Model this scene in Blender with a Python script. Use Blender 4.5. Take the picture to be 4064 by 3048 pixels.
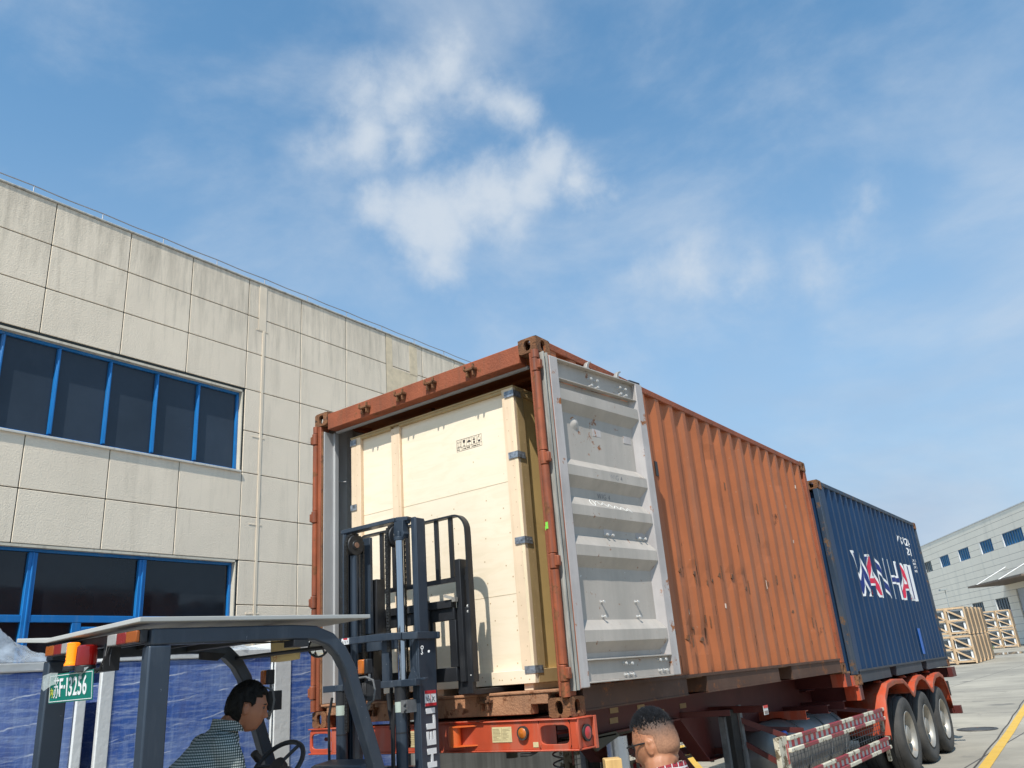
import bpy, bmesh, math, random
from mathutils import Vector, Matrix, noise
random.seed(7)
R = math.radians
S = bpy.context.scene
for o in list(bpy.data.objects): bpy.data.objects.remove(o)
COL = S.collection

# ------------------------------------------------------------------ camera
GZ = -1.40                                   # level of the yard; z = 0 is the underside of the orange container
CAMP = Vector((2.977, -4.492, 0.265))
cd = bpy.data.cameras.new('camera'); cam = bpy.data.objects.new('camera', cd); COL.objects.link(cam)
ya, pi_, ro = 0.622, 0.349, -0.080
fw = Vector((-math.sin(ya)*math.cos(pi_), math.cos(ya)*math.cos(pi_), math.sin(pi_)))
rt = Vector((math.cos(ya), math.sin(ya), 0)); up = rt.cross(fw)
r2 = rt*math.cos(ro) + up*math.sin(ro); u2 = -rt*math.sin(ro) + up*math.cos(ro)
cam.matrix_world = Matrix((( r2.x, u2.x, -fw.x, CAMP.x), (r2.y, u2.y, -fw.y, CAMP.y), (r2.z, u2.z, -fw.z, CAMP.z), (0, 0, 0, 1)))
cd.sensor_width = 36; cd.lens = 3177.9/4064*36; cd.clip_start = 0.05; cd.clip_end = 3000
S.camera = cam

# ------------------------------------------------------------------ sky and sun
SUN = Vector((0.36, -1.0, 1.43)).normalized()
w = bpy.data.worlds.new('World'); S.world = w; w.use_nodes = True
nt = w.node_tree; nt.nodes.clear()
def WN(t, **k):
    n = nt.nodes.new(t)
    for a, b in k.items(): setattr(n, a, b)
    return n
sky = WN('ShaderNodeTexSky', sky_type='NISHITA', sun_disc=False)
sky.sun_elevation = math.asin(SUN.z); sky.sun_rotation = math.atan2(SUN.x, SUN.y)
sky.air_density = 1.0; sky.dust_density = .7; sky.ozone_density = 2.0
wc = WN('ShaderNodeTexCoord')
def wmath(op, a, b=None, c=None, clamp=False):
    n = WN('ShaderNodeMath', operation=op, use_clamp=clamp)
    for i, q in enumerate((a, b, c)):
        if q is None: continue
        if isinstance(q, (int, float)): n.inputs[i].default_value = q
        else: nt.links.new(q, n.inputs[i])
    return n.outputs[0]
def wnoise(scale, detail, rough, dist=0.0, stretch=None, rot=None):
    n = WN('ShaderNodeTexNoise'); n.inputs['Scale'].default_value = scale; n.inputs['Detail'].default_value = detail
    n.inputs['Roughness'].default_value = rough; n.inputs['Distortion'].default_value = dist
    mp = WN('ShaderNodeMapping')
    if stretch: mp.inputs['Scale'].default_value = stretch
    if rot: mp.inputs['Rotation'].default_value = rot
    nt.links.new(wc.outputs['Generated'], mp.inputs['Vector']); nt.links.new(mp.outputs[0], n.inputs['Vector'])
    return n.outputs['Fac']
# each cumulus puff: direction it stands in, angular radius, weight
PUFFS_OLD = [((-.4632,.5608,.6810),.035,.8),((-.49,.575,.655),.075,1.1),((-.56,.53,.635),.07,.95),((-.60,.52,.61),.055,.75),((-.535,.57,.618),.085,1.05),((-.44,.632,.637),.06,.85),((-.455,.60,.655),.05,.9),
         ((-.575,.61,.545),.06,1.05),((-.55,.645,.53),.085,1.25),((-.575,.655,.488),.055,.8),((-.50,.68,.54),.075,1.1),((-.44,.70,.565),.065,1.0),((-.392,.735,.553),.045,.7),((-.47,.705,.53),.06,.85),
         ((-.35,.82,.455),.06,.55),((-.27,.855,.44),.07,.6),((-.19,.89,.42),.06,.5),((-.13,.875,.468),.05,.45)]
PUFFS = [((-.4600,.5620,.6860),.024,.55),((-.478,.572,.665),.046,.85),((-.522,.557,.646),.050,.85),((-.561,.52,.64),.045,.7),((-.60,.52,.61),.045,.6),((-.572,.545,.607),.050,.85),((-.533,.590,.606),.045,.75),((-.435,.637,.637),.045,.75),((-.455,.61,.648),.045,.7),((-.620,.50,.602),.04,.5),
         ((-.592,.598,.540),.045,.85),((-.565,.636,.524),.060,1.1),((-.577,.655,.490),.045,.8),((-.530,.655,.537),.055,1.0),((-.499,.676,.545),.05,.95),((-.455,.70,.552),.05,.9),((-.422,.700,.575),.050,.95),((-.395,.735,.555),.042,.85),((-.368,.750,.548),.030,.6),((-.487,.701,.521),.05,.75),
         ((-.365,.815,.452),.045,.55),((-.318,.838,.444),.055,.66),((-.26,.862,.435),.055,.60),((-.20,.885,.42),.05,.50),((-.15,.88,.45),.045,.45),((-.13,.872,.475),.04,.5)]
n1 = wnoise(11, 10, .62, .4); n2 = wnoise(3.2, 6, .6, .6)
wv = WN('ShaderNodeTexNoise'); wv.inputs['Scale'].default_value = 7; wv.inputs['Detail'].default_value = 6; wv.inputs['Roughness'].default_value = .6
nt.links.new(wc.outputs['Generated'], wv.inputs['Vector'])
wo = WN('ShaderNodeVectorMath', operation='MULTIPLY_ADD'); nt.links.new(wv.outputs['Color'], wo.inputs[0]); wo.inputs[1].default_value = (.11,.11,.11)
ws = WN('ShaderNodeVectorMath', operation='SUBTRACT'); nt.links.new(wc.outputs['Generated'], ws.inputs[0]); ws.inputs[1].default_value = (.055,.055,.055)
nt.links.new(ws.outputs[0], wo.inputs[2])
best = None
for d, r, wgt in PUFFS:
    v = WN('ShaderNodeVectorMath', operation='DISTANCE'); nt.links.new(wo.outputs[0], v.inputs[0]); v.inputs[1].default_value = Vector(d).normalized()
    b = wmath('MULTIPLY', wmath('SUBTRACT', 1.0, wmath('DIVIDE', v.outputs['Value'], r*1.55), clamp=True), wgt)
    best = b if best is None else wmath('SMOOTH_MAX', best, b, .12)
nf = wnoise(26, 8, .62, .3)
dens = wmath('ADD', wmath('MULTIPLY', best, 1.25), wmath('ADD', wmath('MULTIPLY', wmath('SUBTRACT', n1, .5), .85), wmath('MULTIPLY', wmath('SUBTRACT', nf, .5), .45)))
mr = WN('ShaderNodeMapRange', interpolation_type='SMOOTHERSTEP'); nt.links.new(dens, mr.inputs[0])
mr.inputs[1].default_value = .10; mr.inputs[2].default_value = 1.25; mr.inputs[3].default_value = 0; mr.inputs[4].default_value = .88
gate = wmath('MULTIPLY', best, 6.0, clamp=True)
puffs = wmath('MULTIPLY', mr.outputs[0], gate)
n3 = wnoise(2.6, 8, .58, .25, (1.0, 1.0, 1.9), (0, .15, .2))
mw = WN('ShaderNodeMapRange', interpolation_type='SMOOTHSTEP'); nt.links.new(n3, mw.inputs[0])
mw.inputs[1].default_value = .42; mw.inputs[2].default_value = .74; mw.inputs[3].default_value = 0; mw.inputs[4].default_value = .52
sepw = WN('ShaderNodeSeparateXYZ'); nt.links.new(wc.outputs['Generated'], sepw.inputs[0])
low = WN('ShaderNodeMapRange', interpolation_type='SMOOTHSTEP'); nt.links.new(sepw.outputs['Z'], low.inputs[0])
low.inputs[1].default_value = .72; low.inputs[2].default_value = .05; low.inputs[3].default_value = .06; low.inputs[4].default_value = .92
n4 = wnoise(2.6, 5, .55, .5, (1, 1, 2.2))
lowc = wmath('MULTIPLY', low.outputs[0], wmath('ADD', .55, wmath('MULTIPLY', n4, .9)))
cl = wmath('SUBTRACT', 1.0, wmath('MULTIPLY', wmath('SUBTRACT', 1.0, puffs), wmath('SUBTRACT', 1.0, mw.outputs[0])))
CLOUD = (6.6, 7.3, 8.1, 1)
tint = WN('ShaderNodeMix', data_type='RGBA', blend_type='MULTIPLY'); tint.inputs[0].default_value = 1
nt.links.new(sky.outputs[0], tint.inputs[6]); tint.inputs[7].default_value = (1.32, 2.04, 2.10, 1)
mh_ = WN('ShaderNodeMix', data_type='RGBA'); mh_.clamp_factor = True; nt.links.new(lowc, mh_.inputs[0]); nt.links.new(tint.outputs[2], mh_.inputs[6]); mh_.inputs[7].default_value = (3.9, 5.2, 7.0, 1)
mx = WN('ShaderNodeMix', data_type='RGBA'); nt.links.new(cl, mx.inputs[0]); nt.links.new(mh_.outputs[2], mx.inputs[6]); mx.inputs[7].default_value = CLOUD
bg = WN('ShaderNodeBackground'); nt.links.new(mx.outputs[2], bg.inputs[0]); bg.inputs[1].default_value = 0.098
ow = WN('ShaderNodeOutputWorld'); nt.links.new(bg.outputs[0], ow.inputs[0])

sl = bpy.data.lights.new('sun', 'SUN'); sl.energy = 5.0; sl.angle = R(.55); sl.color = (1, .955, .88)
so = bpy.data.objects.new('sun', sl); COL.objects.link(so); so.rotation_euler = (-SUN).to_track_quat('-Z', 'Y').to_euler()
so.location = SUN*60

S.view_settings.view_transform = 'Standard'; S.view_settings.look = 'None'; S.view_settings.gamma = 1
S.view_settings.exposure = 0.05
S.render.engine = 'CYCLES'
S.cycles.max_bounces = 8; S.cycles.transparent_max_bounces = 8
S.render.resolution_x = 1024; S.render.resolution_y = 768

# ------------------------------------------------------------------ materials
MATS = {}
def mat(name, base=(.5,.5,.5), rough=.55, metal=0., var=.12, vs=2.5, rust=0., rs=5., rustc=(.17,.062,.022), streak=0., streakc=(.12,.10,.08),
        ss=(9,9,.7), bump=0., bs=60., coat=0., spec=.5, emit=None, extra=None, speck=0., speckc=(.6,.6,.6), alpha=1.):
    if name in MATS: return MATS[name]
    m = bpy.data.materials.new(name); m.use_nodes = True; MATS[name] = m
    t = m.node_tree; N = t.nodes; L = t.links; p = N['Principled BSDF']
    tc = N.new('ShaderNodeTexCoord'); co = tc.outputs['Object']
    def noi(scale, detail=6, rough_=.6, st=None, dist=0):
        n = N.new('ShaderNodeTexNoise'); n.inputs['Scale'].default_value = scale; n.inputs['Detail'].default_value = detail
        n.inputs['Roughness'].default_value = rough_; n.inputs['Distortion'].default_value = dist
        if st:
            mp = N.new('ShaderNodeMapping'); mp.inputs['Scale'].default_value = st; L.new(co, mp.inputs[0]); L.new(mp.outputs[0], n.inputs['Vector'])
        else: L.new(co, n.inputs['Vector'])
        return n.outputs['Fac']
    def ramp(f, a, b, c=0, d=1):
        r = N.new('ShaderNodeMapRange'); L.new(f, r.inputs[0]); r.inputs[1].default_value = a; r.inputs[2].default_value = b
        r.inputs[3].default_value = c; r.inputs[4].default_value = d; return r.outputs[0]
    def mix(f, a, b):
        n = N.new('ShaderNodeMix'); n.data_type = 'RGBA'
        if isinstance(f, float): n.inputs[0].default_value = f
        else: L.new(f, n.inputs[0])
        for i, q in ((6, a), (7, b)):
            if isinstance(q, tuple): n.inputs[i].default_value = (*q, 1)
            else: L.new(q, n.inputs[i])
        return n.outputs[2]
    m_ = dict(N=N, L=L, noi=noi, ramp=ramp, mix=mix, co=co, p=p, t=t)
    lo = tuple(c*(1-var) for c in base); hi = tuple(min(1, c*(1+var)) for c in base)
    col = mix(ramp(noi(vs), .3, .7), lo, hi)
    rg = None
    if streak: col = mix(ramp(noi(1.0, 7, .65, ss), .62-.3*streak, .80, 0, min(1, .35+streak)), col, streakc)
    if speck: col = mix(ramp(noi(38, 3, .6), .74-.1*speck, .76-.1*speck), col, speckc)
    if extra: col = extra(m_, col)
    if rust:
        rm = ramp(noi(rs, 10, .72), .72-.42*rust, .76-.40*rust)
        rc = mix(ramp(noi(rs*5, 5, .7), .3, .7), tuple(c*.5 for c in rustc), tuple(min(1, c*1.5) for c in rustc))
        col = mix(rm, col, rc)
        rg = ramp(rm, 0, 1, rough, .9)
        if metal: L.new(ramp(rm, 0, 1, metal, 0.), p.inputs['Metallic'])
    elif metal: p.inputs['Metallic'].default_value = metal
    if isinstance(col, tuple): p.inputs['Base Color'].default_value = (*col, 1)
    else: L.new(col, p.inputs['Base Color'])
    if rg is not None: L.new(rg, p.inputs['Roughness'])
    else: L.new(ramp(noi(vs*3, 4), .25, .75, max(0, rough-.07), min(1, rough+.07)), p.inputs['Roughness'])
    p.inputs['Specular IOR Level'].default_value = spec; p.inputs['Coat Weight'].default_value = coat
    if bump:
        b = N.new('ShaderNodeBump'); b.inputs['Strength'].default_value = min(1, bump); b.inputs['Distance'].default_value = .01*max(1, bump)
        L.new(noi(bs, 5, .6), b.inputs['Height']); L.new(b.outputs[0], p.inputs['Normal'])
    if emit: p.inputs['Emission Color'].default_value = (*emit[:3], 1); p.inputs['Emission Strength'].default_value = emit[3]
    if alpha < 1: p.inputs['Alpha'].default_value = alpha
    return m

# ------------------------------------------------------------------ mesh builder
class MB:
    def __init__(s, M=None): s.v = []; s.f = []; s.M = M
    def add(s, vs, fs):
        o = len(s.v)
        for q in vs:
            q = Vector(q); s.v.append(s.M @ q if s.M else q)
        s.f += [tuple(o+i for i in f) for f in fs]; return s
    def box(s, a, b, rot=None):
        x0, x1 = sorted((a[0], b[0])); y0, y1 = sorted((a[1], b[1])); z0, z1 = sorted((a[2], b[2]))
        vs = [Vector((x, y, z)) for z in (z0, z1) for y in (y0, y1) for x in (x0, x1)]
        if rot:
            c = Vector(((x0+x1)/2, (y0+y1)/2, (z0+z1)/2)); vs = [c + rot @ (q-c) for q in vs]
        return s.add(vs, [(0,2,3,1),(4,5,7,6),(0,1,5,4),(2,6,7,3),(0,4,6,2),(1,3,7,5)])
    def beam(s, p, q, w, h, upv=(0,0,1)):       # rectangular bar from p to q
        p = Vector(p); q = Vector(q); d = (q-p).normalized(); upv = Vector(upv)
        if abs(d.dot(upv)) > .98: upv = Vector((0,1,0))
        a = d.cross(upv).normalized()*w/2; b = a.cross(d).normalized()*h/2
        return s.add([p-a-b, p+a-b, p+a+b, p-a+b, q-a-b, q+a-b, q+a+b, q-a+b], [(3,2,1,0),(4,5,6,7),(0,1,5,4),(1,2,6,5),(2,3,7,6),(3,0,4,7)])
    def cyl(s, p, q, r, n=16, r2=None, cap=True):
        p = Vector(p); q = Vector(q); r2 = r if r2 is None else r2; d = (q-p).normalized()
        a = d.orthogonal().normalized(); b = d.cross(a)
        vs = [c + (a*math.cos(t)+b*math.sin(t))*rr for c, rr in ((p, r), (q, r2)) for t in [2*math.pi*i/n for i in range(n)]]
        fs = [(i, (i+1) % n, n+(i+1) % n, n+i) for i in range(n)]
        if cap: fs += [tuple(range(n-1, -1, -1)), tuple(range(n, 2*n))]
        return s.add(vs, fs)
    def tube(s, pts, r, n=8, closed=False):
        pts = [Vector(p) for p in pts]; k = len(pts); rs = r if isinstance(r, (list, tuple)) else [r]*k
        a = None; vs = []
        for i, p in enumerate(pts):
            d = ((pts[(i+1) % k] if closed or i < k-1 else p) - (pts[i-1] if closed or i else p)).normalized()
            a = d.orthogonal().normalized() if a is None else (a - d*a.dot(d)).normalized()
            b = d.cross(a); vs += [p + (a*math.cos(2*math.pi*j/n)+b*math.sin(2*math.pi*j/n))*rs[i] for j in range(n)]
        fs = []
        for i in range(k if closed else k-1):
            for j in range(n): fs.append((i*n+j, i*n+(j+1) % n, ((i+1) % k)*n+(j+1) % n, ((i+1) % k)*n+j))
        if not closed: fs += [tuple(range(n-1, -1, -1)), tuple(range((k-1)*n, k*n))]
        return s.add(vs, fs)
    def sweep(s, pts, w, h, side):              # rectangular section along a bent path, width along side
        pts = [Vector(p) for p in pts]; side = Vector(side).normalized(); k = len(pts); vs = []
        for i, p in enumerate(pts):
            d = ((pts[i+1] if i < k-1 else p) - (pts[i-1] if i else p)).normalized()
            b = d.cross(side).normalized()*h/2; a = side*w/2
            vs += [p-a-b, p+a-b, p+a+b, p-a+b]
        fs = [(3,2,1,0), tuple(range(4*k-4, 4*k))]
        for i in range(k-1):
            for j in range(4): fs.append((i*4+j, i*4+(j+1) % 4, i*4+4+(j+1) % 4, i*4+4+j))
        return s.add(vs, fs)
    def prism(s, poly, vec):                    # closed polygon (3d points) pushed along vec
        n = len(poly); vec = Vector(vec); P = [Vector(p) for p in poly]
        return s.add(P + [p+vec for p in P], [tuple(range(n-1, -1, -1)), tuple(range(n, 2*n))] + [(i, (i+1) % n, n+(i+1) % n, n+i) for i in range(n)])
    def lathe(s, prof, c, axis, n=32):          # prof: (radius, distance along axis)
        c = Vector(c); ax = Vector(axis).normalized(); a = ax.orthogonal().normalized(); b = ax.cross(a); k = len(prof)
        vs = [c + ax*h + (a*math.cos(2*math.pi*j/n)+b*math.sin(2*math.pi*j/n))*r for r, h in prof for j in range(n)]
        return s.add(vs, [(i*n+j, i*n+(j+1) % n, (i+1)*n+(j+1) % n, (i+1)*n+j) for i in range(k-1) for j in range(n)])
    def plate(s, c, u, v, w, h, hw, hh, depth, n=24, sq=2.6):   # a plate with an oval hole and the hole's wall
        c = Vector(c); u = Vector(u); v = Vector(v); nrm = u.cross(v)
        o, q, z = [], [], []
        for i in range(n):
            t = 2*math.pi*i/n; ct, st = math.cos(t), math.sin(t)
            k = 1/max(abs(ct)/(w/2), abs(st)/(h/2)); o.append(c+u*ct*k+v*st*k)
            e = 2/sq; a = math.copysign(abs(ct)**e, ct)*hw/2; b = math.copysign(abs(st)**e, st)*hh/2
            q.append(c+u*a+v*b); z.append(c+u*a+v*b-nrm*depth)
        fs = []
        for i in range(n):
            j = (i+1) % n; fs += [(i, j, n+j, n+i), (n+i, n+j, 2*n+j, 2*n+i)]
        return s.add(o+q+z, fs)
    def clusters(s):
        n = len(s.v); par = list(range(n))
        def find(i):
            while par[i] != i: par[i] = par[par[i]]; i = par[i]
            return i
        for f in s.f:
            a = find(f[0])
            for i in f[1:]: par[find(i)] = a
        comp = {}
        for i in range(n): comp.setdefault(find(i), []).append(i)
        items = []
        for ids in comp.values():
            lo = [min(s.v[i][k] for i in ids) for k in range(3)]; hi = [max(s.v[i][k] for i in ids) for k in range(3)]; items.append([lo, hi, ids])
        merged = True
        while merged:
            merged = False
            for i in range(len(items)):
                for j in range(i+1, len(items)):
                    if all(items[i][0][k] <= items[j][1][k]+.003 and items[j][0][k] <= items[i][1][k]+.003 for k in range(3)):
                        a, b = items[i], items[j]; items[i] = [[min(p, q) for p, q in zip(a[0], b[0])], [max(p, q) for p, q in zip(a[1], b[1])], a[2]+b[2]]
                        items.pop(j); merged = True; break
                if merged: break
        out = []
        for lo, hi, ids in items:
            ids = sorted(ids); idx = {v: k for k, v in enumerate(ids)}; q = MB(); q.v = [s.v[i] for i in ids]; q.f = [tuple(idx[i] for i in f) for f in s.f if f[0] in idx]; out.append(q)
        return out
    def each(s, name, m=None, parent=None, **k):      # every separate piece becomes a part of its own
        o = None
        for q in s.clusters(): o = q.build(name, m, parent, **k)
        return o
    def build(s, name, m=None, parent=None, smooth=35, bevel=0, seg=2, solid=0, subd=0):
        me = bpy.data.meshes.new(name); me.from_pydata([tuple(q) for q in s.v], [], s.f); me.update()
        if m: me.materials.append(m)
        o = bpy.data.objects.new(name, me); COL.objects.link(o)
        if parent: o.parent = parent
        if smooth:
            me.polygons.foreach_set('use_smooth', [True]*len(me.polygons)); me.set_sharp_from_angle(angle=R(smooth))
        if solid:
            md = o.modifiers.new('thick', 'SOLIDIFY'); md.thickness = solid
        if bevel:
            md = o.modifiers.new('bevel', 'BEVEL'); md.width = bevel; md.segments = seg; md.limit_method = 'ANGLE'; md.angle_limit = R(40)
        if subd:
            md = o.modifiers.new('sub', 'SUBSURF'); md.levels = subd; md.render_levels = subd
        return o
def tag(o, label=None, cat=None, group=None, kind=None):
    if label: o['label'] = label
    if cat: o['category'] = cat
    if group: o['group'] = group
    if kind: o['kind'] = kind
    return o
def empty(name, loc, label=None, cat=None, group=None, rz=0):
    o = bpy.data.objects.new(name, None); COL.objects.link(o); o.location = loc; o.rotation_euler = (0,0,rz); o.empty_display_size = .2
    bpy.context.view_layer.update()
    return tag(o, label, cat, group)
def copy_tree(o, parent=None):
    c = o.copy(); COL.objects.link(c); c.parent = parent
    for ch in [q for q in o.children]: copy_tree(ch, c)
    return c
def text_mesh(s, size, offset=0., space=1., sx=1., extrude=0.):
    cu = bpy.data.curves.new('t', 'FONT'); cu.body = s; cu.size = size; cu.offset = offset; cu.space_character = space; cu.resolution_u = 4; cu.extrude = extrude
    o = bpy.data.objects.new('t', cu); COL.objects.link(o); dg = bpy.context.evaluated_depsgraph_get()
    me = bpy.data.meshes.new_from_object(o.evaluated_get(dg)); bpy.data.objects.remove(o)
    for v in me.vertices: v.co.x *= sx
    return me
def put_text(name, s, size, M, m, parent, offset=0., space=1., sx=1., thick=.0015):
    me = text_mesh(s, size, offset, space, sx, thick/2); me.transform(M)
    me.materials.clear(); me.materials.append(m); me.name = name
    o = bpy.data.objects.new(name, me); COL.objects.link(o); o.parent = parent
    return o
def frame(o, x, y, z=None):                  # matrix from origin and two axes
    x = Vector(x).normalized(); y = Vector(y).normalized(); z = x.cross(y)
    return Matrix(((x.x, y.x, z.x, o[0]), (x.y, y.y, z.y, o[1]), (x.z, y.z, z.z, o[2]), (0,0,0,1)))
def local(p, parent):
    return parent.matrix_world.inverted() @ Vector(p)

# ================================================================== SETTING
def g_extra(k, col):
    noi, ramp, mix = k['noi'], k['ramp'], k['mix']
    N, L = k['N'], k['L']
    col = mix(ramp(noi(.35, 8, .65), .35, .62, 0, .75), col, (.205,.188,.155))
    col = mix(ramp(noi(4.0, 8, .7, (1,.25,1), .4), .62, .74, 0, .5), col, (.10,.095,.085))
    col = mix(ramp(noi(.9, 5, .5), .64, .70, 0, .6), col, (.09,.085,.078))
    col = mix(ramp(noi(1.3, 9, .7, None, .6), .60, .68, 0, .35), col, (.13,.125,.115))
    mp = N.new('ShaderNodeMapping'); mp.inputs['Rotation'].default_value = (0,0,R(3)); L.new(k['co'], mp.inputs[0])
    br = N.new('ShaderNodeTexBrick'); L.new(mp.outputs[0], br.inputs['Vector']); br.offset = 0
    br.inputs['Scale'].default_value = 1; br.inputs['Brick Width'].default_value = 4.5; br.inputs['Row Height'].default_value = 4.5
    br.inputs['Mortar Size'].default_value = .018; br.inputs['Mortar Smooth'].default_value = .4
    return mix(br.outputs['Fac'], col, (.07,.065,.06))
m_ground = mat('yard_concrete', (.37,.335,.27), .85, var=.10, vs=.8, bump=.35, bs=45, extra=g_extra)
def gh(y): return GZ + max(0, (y-14))*.0105
mb = MB()
ys = [-300,-60,-20,0,7,14,20,30,45,65,90,130,200,400,900]; xs = [-900,-300,-100,-40,-20,-8,-2,4,12,30,100,300,900]
mb.add([(x, y, gh(y)) for y in ys for x in xs], [(j*13+i, j*13+i+1, (j+1)*13+i+1, (j+1)*13+i) for j in range(14) for i in range(12)])
tag(mb.build('ground', m_ground, smooth=0), kind='structure')
m_yel = mat('yellow_line_paint', (.62,.38,.055), .7, var=.12, vs=3, speck=.6, speckc=(.32,.28,.2), streak=.25, streakc=(.30,.26,.18), ss=(3,3,3))
def ground_strip(name, pts, w, m, lift=.006, kind='structure'):
    mb = MB(); vs = []; fs = []
    for i, (x, y) in enumerate(pts):
        a = Vector(pts[max(0, i-1)]); b = Vector(pts[min(len(pts)-1, i+1)]); d = (b-a).normalized(); n = Vector((d.y, -d.x))*w/2
        for s_ in (-1, 1): vs.append((x+n.x*s_, y+n.y*s_, gh(y)+lift))
    for i in range(len(pts)-1): fs.append((2*i, 2*i+1, 2*i+3, 2*i+2))
    return tag(mb.add(vs, fs).build(name, m, smooth=0), kind=kind)
def lx(y): return .722-.050*(y-9.0)
ground_strip('yellow_road_line', [(lx(y), y) for y in (-8,0,5,9,14,20,30,45,60)], .15, m_yel)
ground_strip('yellow_bay_line', [(-3.35,8.7),(-3.73,9.35),(-4.4,10.5),(-5.6,12.6)], .14, m_yel)
m_crack = mat('joint_dark', (.055,.05,.045), .95, var=.2)
ground_strip('road_joint', [(lx(y)-.13+.012*math.sin(y*2.1), y) for y in [i*.9-8 for i in range(60)]], .028, m_crack, .003)
m_water = mat('puddle_water', (.10,.10,.095), .06, var=.05, spec=.6)
mb = MB(); pc = Vector((-5.6, 65)); ring = []
for i in range(30):
    t = 2*math.pi*i/30; r_ = 1+.3*noise.noise(Vector((math.cos(t)*1.5, math.sin(t)*1.5, 2)))
    q = (pc.x+math.cos(t)*3.0*r_, pc.y+math.sin(t)*2.6*r_); ring.append((q[0], q[1], gh(q[1])+.012))
tag(mb.add(ring, [tuple(range(30))]).build('puddle_water', m_water, smooth=0), kind='structure')
# manhole cover
mh = MB().lathe([(.0,.012),(.27,.012),(.275,.004),(.30,.004),(.305,.016),(.36,.016),(.37,.002)], (-.157,14.546,gh(14.5)), (0,0,1), 36)
mh = mh.build('manhole_cover', mat('cast_iron', (.075,.07,.065), .6, metal=.4, rust=.25), bevel=0)
tag(mh, 'round dark iron manhole cover in the yard beside the yellow line', 'manhole cover')

# ================================================================== LEFT FACTORY BUILDING
def wall_extra(k, col):
    noi, ramp, mix = k['noi'], k['ramp'], k['mix']
    N, L = k['N'], k['L']
    # rain staining that hangs from the parapet and under the sills: dirt marks with a shape of their own
    col = mix(ramp(noi(1.0, 8, .7, (3.2,3.2,.35)), .50, .78, 0, .55), col, (.50,.43,.33))
    sp = N.new('ShaderNodeSeparateXYZ'); L.new(k['co'], sp.inputs[0])
    top = ramp(sp.outputs['Z'], 6.9, 8.65, 0, .22)
    ad = N.new('ShaderNodeMath'); ad.operation = 'ADD'; L.new(noi(1.0, 9, .75, (7,7,.8)), ad.inputs[0]); L.new(top, ad.inputs[1])
    col = mix(ramp(ad.outputs[0], .58, .92, 0, .7), col, (.33,.285,.22))
    return col
m_wall = mat('render_plaster', (.82,.70,.545), .92, var=.06, vs=.7, extra=wall_extra)
def plaster_bump(m, sc=48, dist=.007, st=.6):
    t = m.node_tree; N, L = t.nodes, t.links; p = N['Principled BSDF']
    tc = N.new('ShaderNodeTexCoord'); n = N.new('ShaderNodeTexNoise'); n.inputs['Scale'].default_value = sc; n.inputs['Detail'].default_value = 4; n.inputs['Distortion'].default_value = .6
    n2 = N.new('ShaderNodeTexNoise'); n2.inputs['Scale'].default_value = 3; n2.inputs['Detail'].default_value = 5
    a = N.new('ShaderNodeMath'); a.operation = 'MULTIPLY_ADD'; L.new(tc.outputs['Object'], n.inputs[0]); L.new(tc.outputs['Object'], n2.inputs[0])
    L.new(n2.outputs[0], a.inputs[0]); a.inputs[1].default_value = .9; L.new(n.outputs[0], a.inputs[2])
    b = N.new('ShaderNodeBump'); b.inputs['Strength'].default_value = st; b.inputs['Distance'].default_value = dist
    L.new(a.outputs[0], b.inputs['Height']); L.new(b.outputs[0], p.inputs['Normal'])
plaster_bump(m_wall)
TH = R(-.8056); NV = Vector((math.cos(TH), -math.sin(TH), 0)); DV = Vector((math.sin(TH), math.cos(TH), 0))
K = 1.1
org = CAMP - NV*11.0; org.z = GZ
bld = empty('factory_building', org, 'pale plaster factory building with blue framed window bands on the left', 'building', rz=-TH)
def zz(z): return .265 + z*K - GZ            # measured height to local height
def aa(a): return a*K
cols = [(-2.02+1.02*i) for i in range(6)] + [4.10, 5.14, 6.128, 7.145, 8.21] + [8.21+1.02*i for i in range(1, 20)]
rows = [6.376, 5.75, 5.12, 4.492, 3.819, 3.162, 2.503, 1.862, 1.24, .60, -.02, -.65, -1.51]
WR = 7.115                                    # right edge of both window bands
mb = MB(); g = .0065
for i in range(len(cols)-1):
    a0, a1 = cols[i], cols[i+1]
    for j in range(len(rows)-1):
        z1, z0 = rows[j], rows[j+1]
        if a1 <= 7.15 and (z1 <= 4.5 and z0 >= 3.16 or z1 <= 1.87): continue
        if a0 >= 7.1 and j in (): continue
        mb.box((-.10, aa(a0)+g, zz(z0)+(g if z0 > -1.5 else 0)), (0, aa(a1)-g, zz(z1)-(g if j else 0)))
mb.build('wall_panel', m_wall, bld, smooth=0, bevel=.006, seg=1)
m_joint = mat('wall_joint', (.035,.04,.036), .9, var=.2)
mb = MB()
A0, A1 = aa(cols[0]), aa(cols[-1])
mb.box((-.35, A0, zz(4.43)), (-.012, A1, zz(6.376)-.02)).box((-.35, A0, zz(1.84)), (-.012, aa(WR)+.0, zz(3.185)))
mb.box((-.35, aa(WR)+.001, 0), (-.012, A1, zz(4.43)-.001))
mb.each('wall_backing', m_joint, bld, smooth=0)
MB().box((-.34, A0-.1, zz(6.376)), (.02, A1, zz(6.376)+.035)).build('coping', mat('coping_concrete', (.42,.40,.35), .9, streak=.5), bld, bevel=.01)
MB().box((-14, A0, zz(6.0)), (-.35, A1, zz(6.1))).box((-14, A0, 0), (-13.8, A1, zz(6))).box((-14, A1-.3, 0), (-.35, A1, zz(6.0))).box((-14, A0, 0), (-.35, A0+.3, zz(6.0))).each('roof', m_joint, bld)
m_blue = mat('blue_frame_paint', (.010,.17,.47), .35, var=.12, streak=.2, streakc=(.2,.3,.4))
m_glassd = mat('tinted_glass', (.032,.044,.062), .22, var=.22, vs=.6, spec=.35, streak=.2, streakc=(.055,.065,.08), ss=(2,1.4,.6))
m_glassk = mat('dark_glass', (.012,.014,.018), .08, var=.3, vs=.9, spec=.45)
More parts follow.
